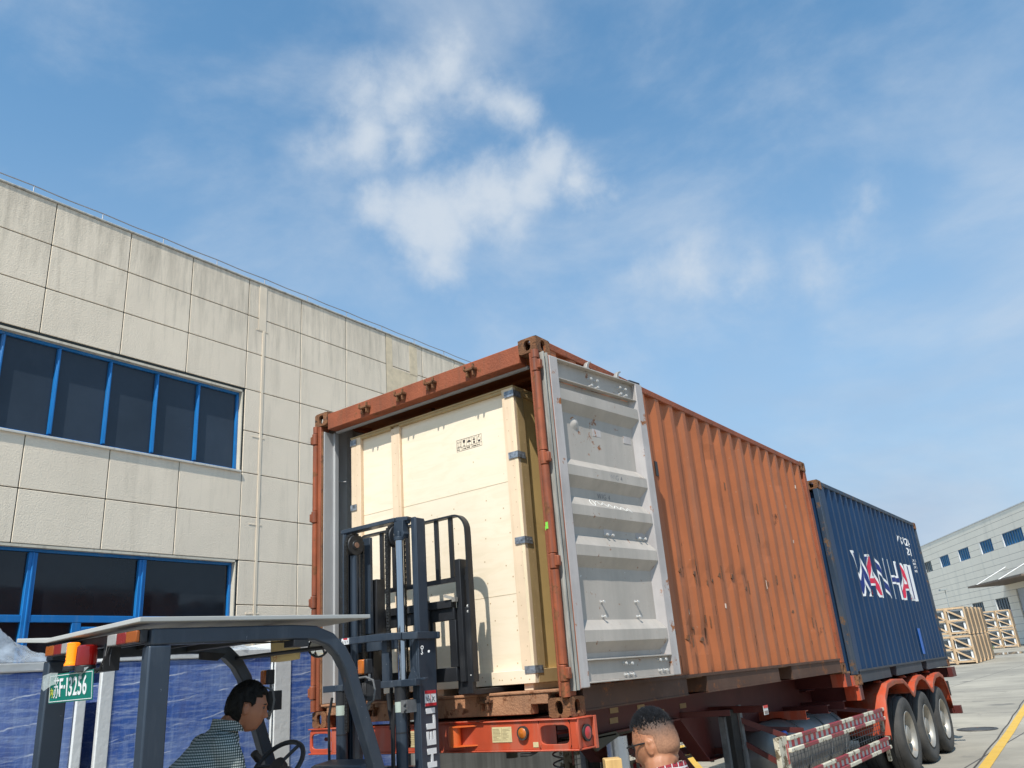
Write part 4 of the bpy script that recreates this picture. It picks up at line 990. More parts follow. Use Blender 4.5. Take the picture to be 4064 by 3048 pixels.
# side guards with striped rails
def stripe_mat(name, per, off, base, alt, rust_):
    def ex(k, col):
        N, L = k['N'], k['L']; sp = N.new('ShaderNodeSeparateXYZ'); L.new(k['co'], sp.inputs[0])
        m1 = N.new('ShaderNodeMath'); m1.operation = 'ADD'; L.new(sp.outputs['Y'], m1.inputs[0]); m1.inputs[1].default_value = 50+off
        m2 = N.new('ShaderNodeMath'); m2.operation = 'MODULO'; L.new(m1.outputs[0], m2.inputs[0]); m2.inputs[1].default_value = per
        m3 = N.new('ShaderNodeMath'); m3.operation = 'GREATER_THAN'; L.new(m2.outputs[0], m3.inputs[0]); m3.inputs[1].default_value = per/2
        return k['mix'](m3.outputs[0], col, alt)
    return mat(name, base, .55, var=.1, vs=4, extra=ex, rust=rust_, rs=13, rustc=(.12,.08,.05), streak=.0)
m_str = stripe_mat('red_white_stripes', .90, .12, (.58,.54,.43), (.24,.03,.04), .42)
m_band = stripe_mat('reflective_band', .165, .0, (.40,.42,.42), (.45,.02,.03), .05)
m_gwhite = mat('guard_white', (.55,.50,.39), .6, rust=.55, rs=12, rustc=(.12,.09,.05), streak=.3, streakc=(.3,.25,.15), ss=(5,5,1.5))
for X, s_ in ((0, 1), (-2.42, -1)):
    G = empty('side_guard', (0,0,0)); G.parent = TR
    a = T(); a.box((X-.05, 3.43, -1.10), (X+.0, 3.66, -.460)); a.box((X-.05, 7.22, -1.10), (X-.005, 7.27, -.50)); a.each('guard_post', m_gwhite, G, bevel=.006)
    for i, z in enumerate((-.462, -.800)):
        a = T()
        for dz in (0, .105): a.beam((X+.010, 3.66 if dz == 0 or True else 0, z-.022-dz), (X+.010, 7.27, z-.030-dz), .035, .040)
        a.each('guard_rail', m_str, G, bevel=.008)
        a = T(); a.beam((X-.004, 3.66, z-.0745), (X-.004, 7.25, z-.0825), .010, .062); a.build('reflective_strip', m_band, G, smooth=0)
    a = T()
    for i in range(34): a.cyl((X-.02, 3.72+i*.105, -.60), (X-.02, 3.72+i*.105, -.80), .0035, 5)
    for z in (-.655, -.71, -.765): a.cyl((X-.024, 3.66, z), (X-.024, 7.22, z-.006), .0035, 5)
    a.build('wire_mesh', m_greyst, G)
    T().box((X+.001, 3.60, -.70), (X+.003, 3.635, -.53)).build('red_reflector', m_redl, G, smooth=0)
# bolsters and corner seats in the middle
a = T()
a.box((-2.43, 5.96, -.150), (-.01, 6.20, -.003)); a.box((-2.43, 6.46, -.330), (-.01, 6.62, -.160)); a.each('mid_bolster', m_tred, TR, bevel=.004)
for x, sx in ((0, 1), (-2.44, -1)):
    a = T(); xc = x-.085*sx
    a.plate((xc, 6.395, -.245), (1,0,0), (0,0,1), .17, .165, .05, .10, .02); a.box((xc-.085, 6.40, -.328), (xc+.085, 6.46, -.162)); 
    a.box((xc-.085, 5.94, -.150), (xc+.085, 5.955, -.004)); a.box((xc-.085, 6.205, -.150), (xc+.085, 6.30, -.040))
    a.box((xc-.09, 6.36, -.170), (xc+.09, 6.46, -.1605)); a.each('corner_seat', m_tor, TR)
# triple fender
fp = [(7.22,-.80),(7.26,-.55),(7.36,-.34),(7.60,-.205),(8.05,-.172),(8.50,-.19),(8.72,-.27),(8.88,-.37),(8.97,-.40),(9.06,-.37),(9.22,-.27),(9.48,-.20),(9.72,-.19),(9.92,-.23),(10.08,-.32),(10.22,-.40),(10.30,-.42),(10.38,-.39),(10.52,-.30),(10.75,-.225),(11.1,-.21),(11.35,-.27),(11.5,-.42),(11.58,-.62),(11.60,-.80)]
for X, s_ in ((.045, 1), (-2.49, -1)):
    a = T(); n = len(fp); vs = []
    for y, z in fp: vs += [(X-.62*s_, y, z), (X, y, z), (X, y, z-.055)]
    # lip drops towards the wheel
    cen = lambda y: -.90
    a.add(vs, [(3*i, 3*i+3, 3*i+4, 3*i+1) for i in range(n-1)] + [(3*i+1, 3*i+4, 3*i+5, 3*i+2) for i in range(n-1)])
    a.build('fender', m_tor, TR, smooth=50, solid=.012)
    a = T()
    for i0 in (4, 5, 6, 11, 12, 13, 19, 20, 21): 
        (y0, z0), (y1, z1) = fp[i0], fp[i0+1]; L_seg = 4
        for k in range(L_seg):
            if k % 2: continue
            t0, t1 = k/L_seg, (k+1)/L_seg
            a.prism([(X+.002*s_, y0+(y1-y0)*t0, z0+(z1-z0)*t0-.008), (X+.002*s_, y0+(y1-y0)*t1, z0+(z1-z0)*t1-.008), (X+.002*s_, y0+(y1-y0)*t1, z0+(z1-z0)*t1-.048), (X+.002*s_, y0+(y1-y0)*t0, z0+(z1-z0)*t0-.048)], (.0015*s_,0,0))
    a.build('reflective_strip', m_band, TR, smooth=0)
a = T()
for y in (7.75, 8.1, 8.9, 9.2, 10.0, 10.4, 10.9): a.lathe([(0,.03),(.05,.028),(.07,.01),(.075,0)], (-.12, y, -.19 if y not in (8.9,10.4) else -.30), (0,0,1), 14)
a.each('air_spring_seat', m_tor, TR)
# wheels
def wheel(y, X, s_):
    Wh = empty('wheel', (0,0,0)); Wh.parent = TR; c = (X, y, -.900); ax = (s_,0,0)
    tp = [(.29,-.25),(.40,-.262),(.472,-.258),(.492,-.235),(.497,-.20),(.497,-.175),(.486,-.172),(.486,-.160),(.498,-.158),(.500,-.13),(.500,-.115),(.488,-.112),(.488,-.100),(.498,-.097),(.497,-.07),(.490,-.035),(.470,-.012),(.43,.0),(.36,-.004),(.31,-.020),(.285,-.03)]
    MBt = T().lathe(tp, c, ax, 48); MBt.build('tyre', m_rubber, Wh, smooth=40)
    T().lathe([(.285,-.245),(.291,-.22),(.270,-.20),(.270,-.05),(.290,-.028),(.298,-.014),(.292,-.008),(.278,-.022),(.262,-.06),(.250,-.13),(.20,-.155),(.13,-.158),(.125,-.12),(.118,-.055),(.10,-.035),(.0,-.030)], c, ax, 48).build('rim', m_rim, Wh, smooth=35)
    a = T()
    for k in range(10):
        t = 2*math.pi*k/10; a.cyl((X-.16*s_, y+.165*math.cos(t), -.90+.165*math.sin(t)), (X-.125*s_, y+.165*math.cos(t), -.90+.165*math.sin(t)), .016, 6)
    a.each('wheel_nut', m_greyst, Wh)
    a = T(); a.lathe([(r_, h-.34) for r_, h in tp], c, ax, 32); a.build('inner_tyre', m_rubber, Wh, smooth=40)
for y in (8.42, 9.66, 10.90):
    wheel(y, .03, 1); wheel(y, -2.47, -1)
a = T()
for y in (8.42, 9.66, 10.90): a.cyl((-2.3, y, -.90), (-.15, y, -.90), .07, 14)
a.each('axle', m_black, TR)
# rear end
a = T(); a.box((-2.44, 12.30, -.335), (.03, 12.52, -.170)); a.box((-.02, 12.25, -.33), (.06, 12.56, -.17)); a.build('rear_bumper', m_tred, TR, bevel=.005)
a = T(); a.box((-2.40, 12.25, -.93), (.05, 12.36, -.80)); a.box((-.62, 12.2, -.80), (-.55, 12.3, -.33)); a.box((-1.9, 12.2, -.80), (-1.83, 12.3, -.33)); a.each('underrun_bar', m_tred, TR, bevel=.005)
a = T()
for x in (-.62, -2.40): a.box((x, 11.98, -.62), (x+.62, 11.99, -.38))
a.each('mud_flap', m_black, TR, smooth=0)
# hoses under the bolster
a = T(); pts = [(-.19+.032*math.cos(t), .10+.032*math.sin(t), -.185-.0165*t/1.0*.55) for t in [i*.35 for i in range(150)]]
a.tube(pts, .0055, 6); a.build('coiled_hose', mat('black_hose', (.015,.015,.016), .4), TR)
a = T(); a.tube([(-.27, .02, -.175), (-.29, .0, -.195), (-.32, -.01, -.207), (-.40, -.01, -.212)], .011, 8); a.build('release_handle', m_black, TR)

# ================================================================== FORKLIFT
m_fk = mat('forklift_blue_grey', (.024,.036,.054), .45, var=.15, vs=3, streak=.3, streakc=(.085,.10,.12), ss=(6,6,1.5), speck=.10, speckc=(.2,.22,.25), rust=.04, coat=.15)
m_fkd = mat('forklift_dark', (.016,.017,.020), .5, var=.3, vs=5, streak=.3, streakc=(.06,.06,.06), ss=(8,8,2))
m_chrome = mat('chrome_rod', (.52,.53,.55), .10, metal=1.0, var=.05)
m_chain = mat('greased_chain', (.018,.017,.016), .45, var=.4, vs=20)
m_roof = mat('pale_roof_sheet', (.42,.42,.40), .55, var=.05, vs=2, streak=.2, streakc=(.4,.4,.37))
FK = empty('forklift', (-1.15, -1.3, GZ), 'dark blue grey forklift with raised mast standing at the open container door', 'forklift')
FM = Matrix.Translation(-Vector(FK.location))
def F(): return MB(FM)
# mast
a = F()
for xo, s_ in ((-.798, 1), (-1.562, -1)):
    a.box((xo-.016*s_, -.500, -1.25), (xo, -.334, .565)); a.box((xo-.062*s_, -.500, -1.25), (xo-.0165*s_, -.476, .563)); a.box((xo-.062*s_, -.360, -1.25), (xo-.0165*s_, -.336, .563))
a.box((-1.50, -.47, -.35), (-.86, -.41, -.22)); a.box((-1.50, -.47, -1.2), (-.86, -.41, -1.05))
a.each('outer_mast', m_fk, FK, bevel=.004)
a = F(); a.prism([(-.872,-.503,.56),(-.862,-.503,.56),(-.862,-.503,.26),(-.872,-.503,.30)], (0,.03,0)); a.prism([(-.88,-.520,.300),(-.795,-.520,.300),(-.835,-.520,.375)], (0,.012,0)); a.box((-.90,-.535,.285),(-.79,-.501,.299)); a.each('mast_gusset', m_fk, FK)
a = F()
for xo, s_ in ((-.800, 1), (-1.545, -1)):
    a.box((xo-.012*s_, -.479, .567), (xo, -.395, 1.338)); a.box((xo-.050*s_, -.479, .567), (xo-.0125*s_, -.460, 1.345)); a.box((xo-.064*s_, -.450, -.9), (xo-.050*s_, -.375, 1.345)); a.box((xo-.050*s_, -.392, .567), (xo-.0125*s_, -.375, 1.33)); a.box((xo-.0495*s_, -.458, -.9), (xo-.018*s_, -.394, .5))
a.box((-1.48, -.40, .50), (-.86, -.35, .60)); a.box((-1.46,-.372,.62),(-1.37,-.345,1.30))
a.each('inner_mast', m_fk, FK, bevel=.003)
a = F(); a.beam((-1.50, -.49, 1.343), (-.955, -.49, 1.343), .085, .028); a.beam((-.955, -.49, 1.343), (-.86, -.47, 1.338), .085, .028); a.box((-.955, -.50, 1.305), (-.86, -.47, 1.330)); a.build('top_crossbar', m_fk, FK, bevel=.003)
a = F()
for x in (-.912,): a.prism([(x-.048,-.53,1.328),(x+.038,-.53,1.328),(x+.030,-.53,1.26),(x+.042,-.53,1.235),(x+.030,-.53,1.205),(x-.050,-.53,1.205),(x-.058,-.53,1.25)], (0,.055,0)); a.cyl((x, -.535, 1.19), (x, -.535, 1.215), .036, 14); a.cyl((x, -.535, 1.20), (x, -.535, 1.255), .014, 8)
a.each('rod_bracket', m_fk, FK, bevel=.003)
a = F()
a.cyl((-.912, -.535, .27), (-.912, -.535, 1.19), .029, 20)
a.each('piston_rod', m_chrome, FK)
F().cyl((-1.395, -.50, .27), (-1.395, -.50, 1.16), .024, 16).build('piston_rod', m_fk, FK)
a = F()
for x in (-.922, -1.48): a.cyl((x, -.545, -1.15), (x, -.545, .17), .038, 20); a.cyl((x, -.545, .26), (x, -.545, .295), .046, 20)
a.each('lift_cylinder', m_fk, FK)
a = F()
for x in (-.922, -1.48): a.cyl((x, -.545, .168), (x, -.545, .262), .040, 20); a.cyl((x, -.545, -.02), (x, -.545, -.012), .0395, 20)
a.each('cylinder_head', m_fkd, FK)
a = F()
for x in (-.922, -1.48): a.cyl((x, -.545, .105), (x, -.545, .168), .0392, 20)
a.each('cylinder_label', mat('pale_green_label', (.40,.47,.42), .6), FK)
for x in (-.985, -1.395):
    F().lathe([(0,-.02),(.064,-.02),(.074,-.014),(.064,-.006),(.064,.006),(.074,.014),(.069,.020),(.034,.020),(.031,.026),(0,.026)], (x, -.50, 1.232), (1,0,0), 30).build('chain_sheave', m_fkd, FK)
    F().cyl((x+.0265, -.50, 1.232), (x+.032, -.50, 1.232), .020, 14).build('sheave_pin', mat('rusty_pin', (.22,.12,.08), .7), FK)
    a = F()
    for yy, zb in ((-.578, .48 if x > -1.2 else .0), (-.422, -.1)):
        z = 1.232; i = 0
        while z > zb:
            w2 = .014 if i % 2 else .009
            a.box((x-w2, yy-.0085, z-.018), (x+w2, yy+.0085, z+.006)); a.cyl((x-.016, yy, z-.006), (x+.016, yy, z-.006), .0065, 6); z -= .019; i += 1
    for k in range(11):
        t = math.pi*k/10; a.box((x-.013, -.5+.078*math.cos(t)-.009, 1.232+.078*math.sin(t)-.010), (x+.013, -.5+.078*math.cos(t)+.009, 1.232+.078*math.sin(t)+.010))
    a.build('lift_chain', m_chain, FK)
a = F(); a.sweep([(-1.72,-.52,.572), (-1.60,-.58,.573), (-1.15,-.600,.571), (-.95,-.600,.567), (-.85,-.592,.563)], .030, .045, (0,1,0)); a.beam((-.852,-.592,.563),(-.79,-.52,.560),.030,.045); a.box((-.806, -.53, .538), (-.776, -.318, .583)); a.box((-.775,-.345,.540),(-.760,-.325,.581))
a.build('tie_bar', m_fk, FK, bevel=.003)
a = F()
for x in (-1.075, -1.50): a.box((x, -.56, .295), (x+.068, -.53, .55))
a.box((-1.10, -.575, .255), (-.76, -.53, .298)); a.box((-1.64, -.575, .255), (-1.44, -.53, .298)); a.box((-.80,-.53,.285),(-.72,-.50,.300)); a.each('mast_stay', m_fk, FK, bevel=.003)
# decals
m_white = mat('decal_white', (.72,.72,.72), .5, var=.04)
SD = Matrix(((0,-1,0,-1.2960),(1.235,0,0,-.46+.757*1.235),(0,0,1,0),(0,0,0,1)))
def FS(): return MB(FM @ SD)
FS().box((-.757, -.5035, .127), (-.672, -.5005, .220)).build('warning_label', m_white, FK, smooth=0)
a = FS(); a.box((-.757, -.5048, .200), (-.672, -.5036, .220)); a.box((-.757, -.5048, .127), (-.672, -.5036, .145)); a.box((-.7155, -.5048, .145), (-.7135, -.5036, .200)); a.each('warning_band', mat('decal_red', (.50,.02,.03), .5), FK, smooth=0)
a = FS(); yy = -.5045
for p, q in (((-.750,.185),(-.742,.160)),((-.742,.160),(-.728,.158)),((-.728,.190),(-.742,.165)),((-.706,.188),(-.697,.170)),((-.697,.170),(-.682,.150)),((-.697,.172),(-.685,.180)),((-.700,.168),(-.706,.152)),((-.732,.172),(-.720,.162))): a.beam((p[0],yy,p[1]), (q[0],yy,q[1]), .003, .0015, (0,1,0))
a.build('warning_picture', m_fkd, FK, smooth=0)
put_text('warning_text', '警告  警告', .017, frame(local((-.7928, -.452, .205), FK), (0,1,0), (0,0,1)), m_white, FK)
me = text_mesh('HELI', .106, .0058, 1.16, 1.5, .0015); w_ = [v.co.x for v in me.vertices]; k_ = .347/(max(w_)-min(w_)); o_ = min(w_)*k_
for v in me.vertices: v.co.x = v.co.x*k_-o_
me.transform(frame(local((-.7962, -.373, -.232), FK), (0,0,1), (0,-1,0))); me.materials.clear(); me.materials.append(m_white); o = bpy.data.objects.new('brand_lettering', me); COL.objects.link(o); o.parent = FK
F().box((-1.405, -.6130, .552), (-1.335, -.6070, .592)).build('tie_label', m_white, FK, smooth=0)
bpy.data.objects['tie_label'].location.y -= .0
a = F(); a.box((-1.385, -.6145, .583), (-1.345, -.6132, .592)); a.build('tie_label_red', mat('decal_red', (.5,.02,.03)), FK, smooth=0)
a = F()
for i in range(4): a.beam((-1.398+i*.016, -.6138, .557), (-1.392+i*.016, -.6138, .576), .004, .0012, (0,1,0))
a.build('tie_label_print', m_fkd, FK, smooth=0)
a = F(); a.lathe([(.008,0),(.012,0),(.012,.002),(.008,.002)], (-.763, -.5025, .483), (0,1,0), 14); a.tube([(-.763,-.503,.470),(-.763,-.503,.455),(-.757,-.503,.446),(-.765,-.503,.440),(-.772,-.503,.447)], .0022, 5); a.cyl((-.703,-.502,.455),(-.703,-.506,.455),.008,10); a.build('hook_mark', m_white, FK)
# hoses
m_hose = bpy.data.materials['black_hose']
a = F(); 
a.tube([(-.952,-.57,.15),(-.958,-.585,.0),(-.955,-.59,-.2),(-.95,-.58,-.6)], .011, 8); a.tube([(-1.02,-.56,.22),(-1.0,-.57,.12),(-.965,-.58,.02),(-.965,-.585,-.3)], .013, 8); a.tube([(-1.09,-.45,1.2),(-1.10,-.47,.6),(-1.09,-.46,.3),(-1.06,-.5,.0)], .012, 8)
a.tube([(-1.56,-.56,.22),(-1.565,-.585,.1),(-1.55,-.59,-.3)], .009, 8); a.tube([(-.955,-.50,.46),(-.965,-.50,.30),(-.955,-.50,.25)], .011, 8)
a.each('hydraulic_hose', m_hose, FK)
a = F(); a.box((-.885,-.585,.10),(-.83,-.50,.175)); a.cyl((-.845,-.59,.155),(-.845,-.605,.155),.012,8); a.cyl((-.845,-.59,.122),(-.845,-.605,.122),.012,8); a.build('hose_clamp', m_greyst, FK)
# carriage
a = F()
a.box((-1.70, -.235, .735), (-.735, -.175, .788)); a.box((-1.68, -.215, .655), (-.725, -.180, .734)); a.box((-1.68, -.215, .262), (-.725, -.180, .350))
for x in (-.778, -1.68): a.box((x, -.214, .351), (x+.06, -.182, .654))
for x in (-.965, -1.42): a.box((x, -.33, .262), (x+.025, -.216, .80)); a.box((x+.002, -.214, .351), (x+.040, -.182, .654))
a.box((-1.44, -.32, .60), (-1.36, -.236, 1.0)); a.box((-1.36,-.40,.60),(-1.22,-.30,.615))
for x in (-.712, -1.70): a.box((x, -.20, .255), (x+.045, -.12, 1.055))
a.each('fork_carriage', m_fkd, FK, bevel=.003)
a = F()
for x in (-.690, -1.637): 
    for z in (.735, .700, .292): a.cyl((x+.045, -.165, z), (x+.056, -.165, z), .011, 8)
a.each('carriage_bolt', m_bolt, FK)
a = F()
arc = [(-.625,-.145,.25), (-.625,-.145,1.21)] + [(-.735+.11*math.cos(t), -.145, 1.245+.125*math.sin(t)) for t in [math.pi/2*i/8 for i in range(1, 9)]]
arc += [(-1.63,-.145,1.37)] + [(-1.63-.11*math.sin(t), -.145, 1.245+.125*math.cos(t)) for t in [math.pi/2*i/8 for i in range(1, 9)]] + [(-1.74,-.145,.25)]
a.sweep(arc, .055, .014, (0,1,0))
a.box((-1.73, -.155, .912), (-.632, -.137, .945))
for x in (-.793, -.930, -1.075, -1.22, -1.36, -1.49): a.box((x, -.157, .9455), (x+.033, -.139, 1.362))
a.box((-.655,-.16,.25),(-.632,-.12,1.0)); a.box((-1.733,-.16,.25),(-1.71,-.12,1.0))
a.build('load_backrest', m_fkd, FK)
a = F(); a.beam((-.775,-.25,.815),(-.705,-.22,.788),.02,.02); a.box((-.72,-.24,.77),(-.69,-.21,.80)); a.build('fork_lock_pin', m_rim, FK)
for x in (-.755, -1.62):
    F().prism([(x,-.172,.73),(x,-.135,.73),(x,-.135,.205),(x,1.05,.196),(x,1.05,.188),(x,-.12,.168),(x,-.175,.178)], (.125,0,0)).build('fork', m_fkd, FK, bevel=.003)
# overhead guard
nearX, farX = -.675, -1.63
a = F()
path = [(-2.42,.558),(-1.62,.575),(-1.47,.570),(-1.36,.535),(-1.28,.47),(-1.22,.385),(-1.14,.18),(-1.03,-.10),(-.90,-.45),(-.80,-.75)]
for X in (nearX, farX):
    a.sweep([(X, y, z) for y, z in path], .065, .075, (1,0,0))
a.each('overhead_guard', m_fk, FK, bevel=.008)
a = F()
for X in (nearX, farX): a.box((X-.03, -2.43, -.65), (X+.035, -2.32, .52))
a.each('rear_post', m_fk, FK, bevel=.008)
a = F()
for y in (-2.40, -1.62): a.box((farX+.033, y-.03, .548), (nearX-.033, y+.03, .598))
for y in (-2.15, -1.95, -1.78): a.box((farX+.033, y-.012, .565), (nearX-.033, y+.012, .595))
a.box((nearX-.05, -1.62, .50), (nearX+.036, -1.52, .535)); a.cyl((farX+.03,-1.30,.50),(nearX-.03,-1.30,.50),.012,8); a.prism([(farX+.02,-1.56,.545),(farX+.02,-1.38,.53),(farX+.02,-1.44,.49),(farX+.02,-1.56,.50)],(.02,0,0))
a.tube([(nearX-.06,-2.3,.545),(nearX-.10,-1.9,.535),(nearX-.2,-1.5,.54),(nearX-.3,-1.3,.55)], .004, 6); a.tube([(nearX-.06,-2.3,.53),(nearX-.07,-1.7,.53),(nearX-.12,-1.35,.545)], .004, 6)
a.each('guard_crossbar', m_fkd, FK, bevel=.004)
a = F()                                          # folded roof sheet
sec = [(-.615,.622),(-1.50,.603),(-1.84,.632)]
def rz(y): return .0 + (y+2.5)*.018
vs = []
for y in (-2.50, -1.09):
    for x, z in sec: vs.append((x, y, z+rz(y)))
    for x, z in sec: vs.append((x, y, z+rz(y)+.021))
a.add(vs, [(0,1,7,6)[::-1],(1,2,8,7)[::-1],(3,4,10,9),(4,5,11,10),(0,1,4,3)[::-1] and (1,0,3,4),(2,1,4,5),(6,7,10,9),(7,8,11,10),(0,6,9,3),(2,5,11,8)])
bm = bmesh.new()
o = a.build('roof_sheet', m_roof, FK, smooth=0, bevel=.003)
bm.from_mesh(o.data); bmesh.ops.recalc_face_normals(bm, faces=bm.faces); bm.to_mesh(o.data); bm.free()
# lamps at the rear
for x0, x1, s_ in ((-.92, -.66, 1), (-1.53, -1.27, -1)):
    y = -2.47
    F().box((x0, y+.004, .535), (x1, y+.04, .592)).each('lamp_housing', m_fkd, FK, bevel=.004)
    m_lw = mat('shaded_white_lens', (.30,.29,.28), .3); m_lr = mat('shaded_red_lens', (.20,.015,.012), .3); m_la = mat('shaded_amber_lens', (.30,.075,.008), .3)  # white, red and amber dimmed: the shade on these lamps is in the colour
    seg = [(0,.32,m_lw),(.32,.64,m_lr),(.64,1,m_la)] if s_ > 0 else [(0,.34,m_la),(.34,.64,m_lr),(.64,1,m_lw)]
    for t0, t1, m_ in seg: F().box((x0+(x1-x0)*t0+.001, y-.016, .538), (x0+(x1-x0)*t1-.001, y+.003, .589)).each('tail_lamp', m_, FK, bevel=.005)
m_beam = mat('lit_amber_lens', (.75,.22,.01), .3, emit=(1,.24,.004,.75))
m_beared = mat('lit_red_lens', (.16,.004,.004), .2, emit=(1,.02,.01,.05), coat=.5)
bc = empty('beacon', (0,0,0)); bc.parent = FK
F().lathe([(0,.475),(.062,.475),(.062,.482),(.046,.486),(.045,.574),(.042,.580),(0,.582)] if False else [(0,0),(.034,0),(.034,.010),(.030,.012)]+[(.0295-.002*(i%2),.016+.0085*i) for i in range(11)]+[(.024,.106),(0,.107)], (-1.205, -2.50, .474), (0,0,1), 28).build('amber_dome', m_beam, bc)
F().lathe([(0,0),(.046,0),(.048,.010),(.045,.085),(.038,.092),(0,.095)], (-1.128, -2.47, .470), (0,0,1), 28).build('red_dome', m_beared, bc)
F().cyl((-1.205,-2.50,.452),(-1.205,-2.50,.473),.037,20).cyl((-1.128,-2.47,.438),(-1.128,-2.47,.469),.046,20).box((-1.25,-2.46,.435),(-1.02,-2.36,.452)).box((-1.03,-2.44,.435),(-1.018,-2.36,.56)).build('beacon_base', m_fkd, bc, bevel=.003)
a = F(); a.tube([(-.98,-2.45,.545),(-.97,-2.46,.50),(-1.0,-2.46,.465),(-1.02,-2.46,.44),(-1.04,-2.46,.43)], .003, 6); a.tube([(-.93,-2.45,.53),(-.925,-2.46,.49),(-.92,-2.46,.455)], .003, 6); a.tube([(-.955,-2.45,.54),(-.96,-2.46,.50),(-.985,-2.46,.465),(-1.005,-2.46,.445)], .003, 6); a.cyl((-1.01,-2.46,.44),(-1.0,-2.46,.452),.007,6); a.each('loose_cable', m_hose, FK)
# number plate
PQ = frame(local((-1.447, -2.475, .310), FK), (1,0,0), (.0,-.06,1))
plm = MB(PQ); plm.box((0,0,0),(.43,.135,.003)); pobj = plm.build('number_plate', mat('plate_green', (.0,.155,.115), .4, var=.06), FK, bevel=.004)
a = MB(PQ)
for b in ((.006,.006,.424,.009),(.006,.126,.424,.129),(.006,.009,.009,.126),(.421,.009,.424,.126)): a.box((b[0],b[1],.0032),(b[2],b[3],.0042))
a.each('plate_border', m_white, pobj, smooth=0)
put_text('plate_number', 'F·I3256', .118, PQ @ Matrix.Translation((.105,.030,.0045)), m_white, pobj, offset=.0018, sx=.70, space=1.10)
put_text('plate_character', '苏', .105, PQ @ Matrix.Translation((.048,.030,.0045)), m_white, pobj, sx=.55)
put_text('plate_character', '内', .050, PQ @ Matrix.Translation((.012,.030,.0045)), mat('plate_yellow', (.5,.5,.05), .5), pobj, sx=.7)
m_tape = mat('clear_tape', (.62,.68,.66), .25, var=.2, vs=20, alpha=.45)
a = MB(PQ); a.add([(-.065,.075,.012),(-.02,.062,.02),(.05,.085,.016),(.085,.088,.012),(.09,.14,.006),(.02,.145,.008),(-.045,.135,.016)], [(0,1,6),(1,2,5,6),(2,3,4,5)]); a.add([(.30,.145,.012),(.40,.15,.010),(.34,.12,.012),(.32,.10,.010)], [(0,1,2,3)]); a.each('torn_tape', m_tape, pobj, smooth=0)
# bag on the post, mirror, paper, indicator clusters
a = F(); a.lathe([(0,-.10),(.03,-.09),(.05,-.02),(.045,.05),(.03,.10),(.012,.13),(0,.135)], (-.80, -2.30, .13), (.0,.1,1), 14); o = a.build('hanging_pouch', mat('dark_pouch', (.05,.048,.045), .7, bump=.8, bs=25), FK); 
mi = empty('mirror', (0,0,0)); mi.parent = FK
F().lathe([(0,.016),(.03,.014),(.05,.006),(.058,0)], (-1.062, -1.10, .522), (.62,-.72,.1), 28).build('mirror_glass', mat('mirror_glass', (.75,.77,.78), .05, metal=1.0, var=.02), mi)
F().lathe([(.056,-.012),(.064,-.008),(.064,.004),(.056,.006)], (-1.062, -1.10, .522), (.62,-.72,.1), 28).tube([(-1.06,-1.10,.58),(-1.04,-1.12,.60),(-1.0,-1.2,.62)], .006, 6).build('mirror_frame', m_fkd, mi)
a = F(); n = 8
vs = []
for j in range(5):
    for i in range(n+1): vs.append((-1.505+.285*i/n+.004*j, -1.12+.012*math.sin(i*.9+j*.3)-.004*j, .600-.034*j-.006*math.sin(math.pi*i/n)*(j/4)))
a.add(vs, [(j*(n+1)+i, (j+1)*(n+1)+i, (j+1)*(n+1)+i+1, j*(n+1)+i+1) for j in range(4) for i in range(n)])
pp = tag(a.build('paper_sheet', mat('yellow_paper', (.80,.62,.30), .8, var=.06), None, smooth=60, solid=.0008), 'yellowed paper sheet with a red stamp hanging from a clip under the forklift roof', 'paper'); pp.matrix_world = Matrix.Translation(FK.location)
a = F(); a.lathe([(.016,0),(.018,0),(.018,.001),(.016,.001)], (-1.42, -1.147, .487), (0,-1,0), 20); a.box((-1.432,-1.149,.485),(-1.408,-1.148,.488))
o = a.build('red_stamp', mat('stamp_red', (.55,.10,.05), .7), pp)
o = F().box((-1.39,-1.135,.585),(-1.33,-1.10,.612)).cyl((-1.36,-1.12,.612),(-1.36,-1.12,.64),.004,6).build('clip', m_fkd, pp)
def lights(x, y, z, big):
    q = empty('light_cluster', (0,0,0)); q.parent = FK
    F().box((x-.045*big, y-.025, z-.045*big), (x+.010, y+.03, z+.045*big)).build('indicator_lens', m_ambl, q, bevel=.01)
    F().box((x+.011, y-.02, z-.045*big), (x+.040*big, y+.03, z+.045*big)).build('indicator_housing', m_fkd, q, bevel=.006)
    a = F(); a.box((x+.012, y-.02, z-.20*big), (x+.09*big, y+.05, z-.085*big))
    for i in range(4): a.box((x-.002+i*.010, y-.026, z-.19*big), (x+.003+i*.010, y+.05, z-.095*big))
    a.build('work_lamp', m_fkd, q, bevel=.008)
    a = F(); a.tube([(x-.03,y-.03,z-.065*big),(x+.05*big,y-.04,z-.062*big),(x+.115*big,y-.04,z-.085*big),(x+.13*big,y-.04,z-.14*big),(x+.115*big,y-.04,z-.20*big),(x+.06*big,y-.03,z-.225*big)], .0065, 8); a.cyl((x+.04,y,z-.045*big),(x+.04,y,z-.09*big),.008,8); a.cyl((x+.04,y,z-.2*big),(x+.02,y,z-.25*big),.012,8)
    a.build('lamp_bracket', m_greyst if big > .9 else m_fkd, q)
lights(-1.02, -.76, .392, 1.0); lights(-1.60, -1.066, .378, 1.0)
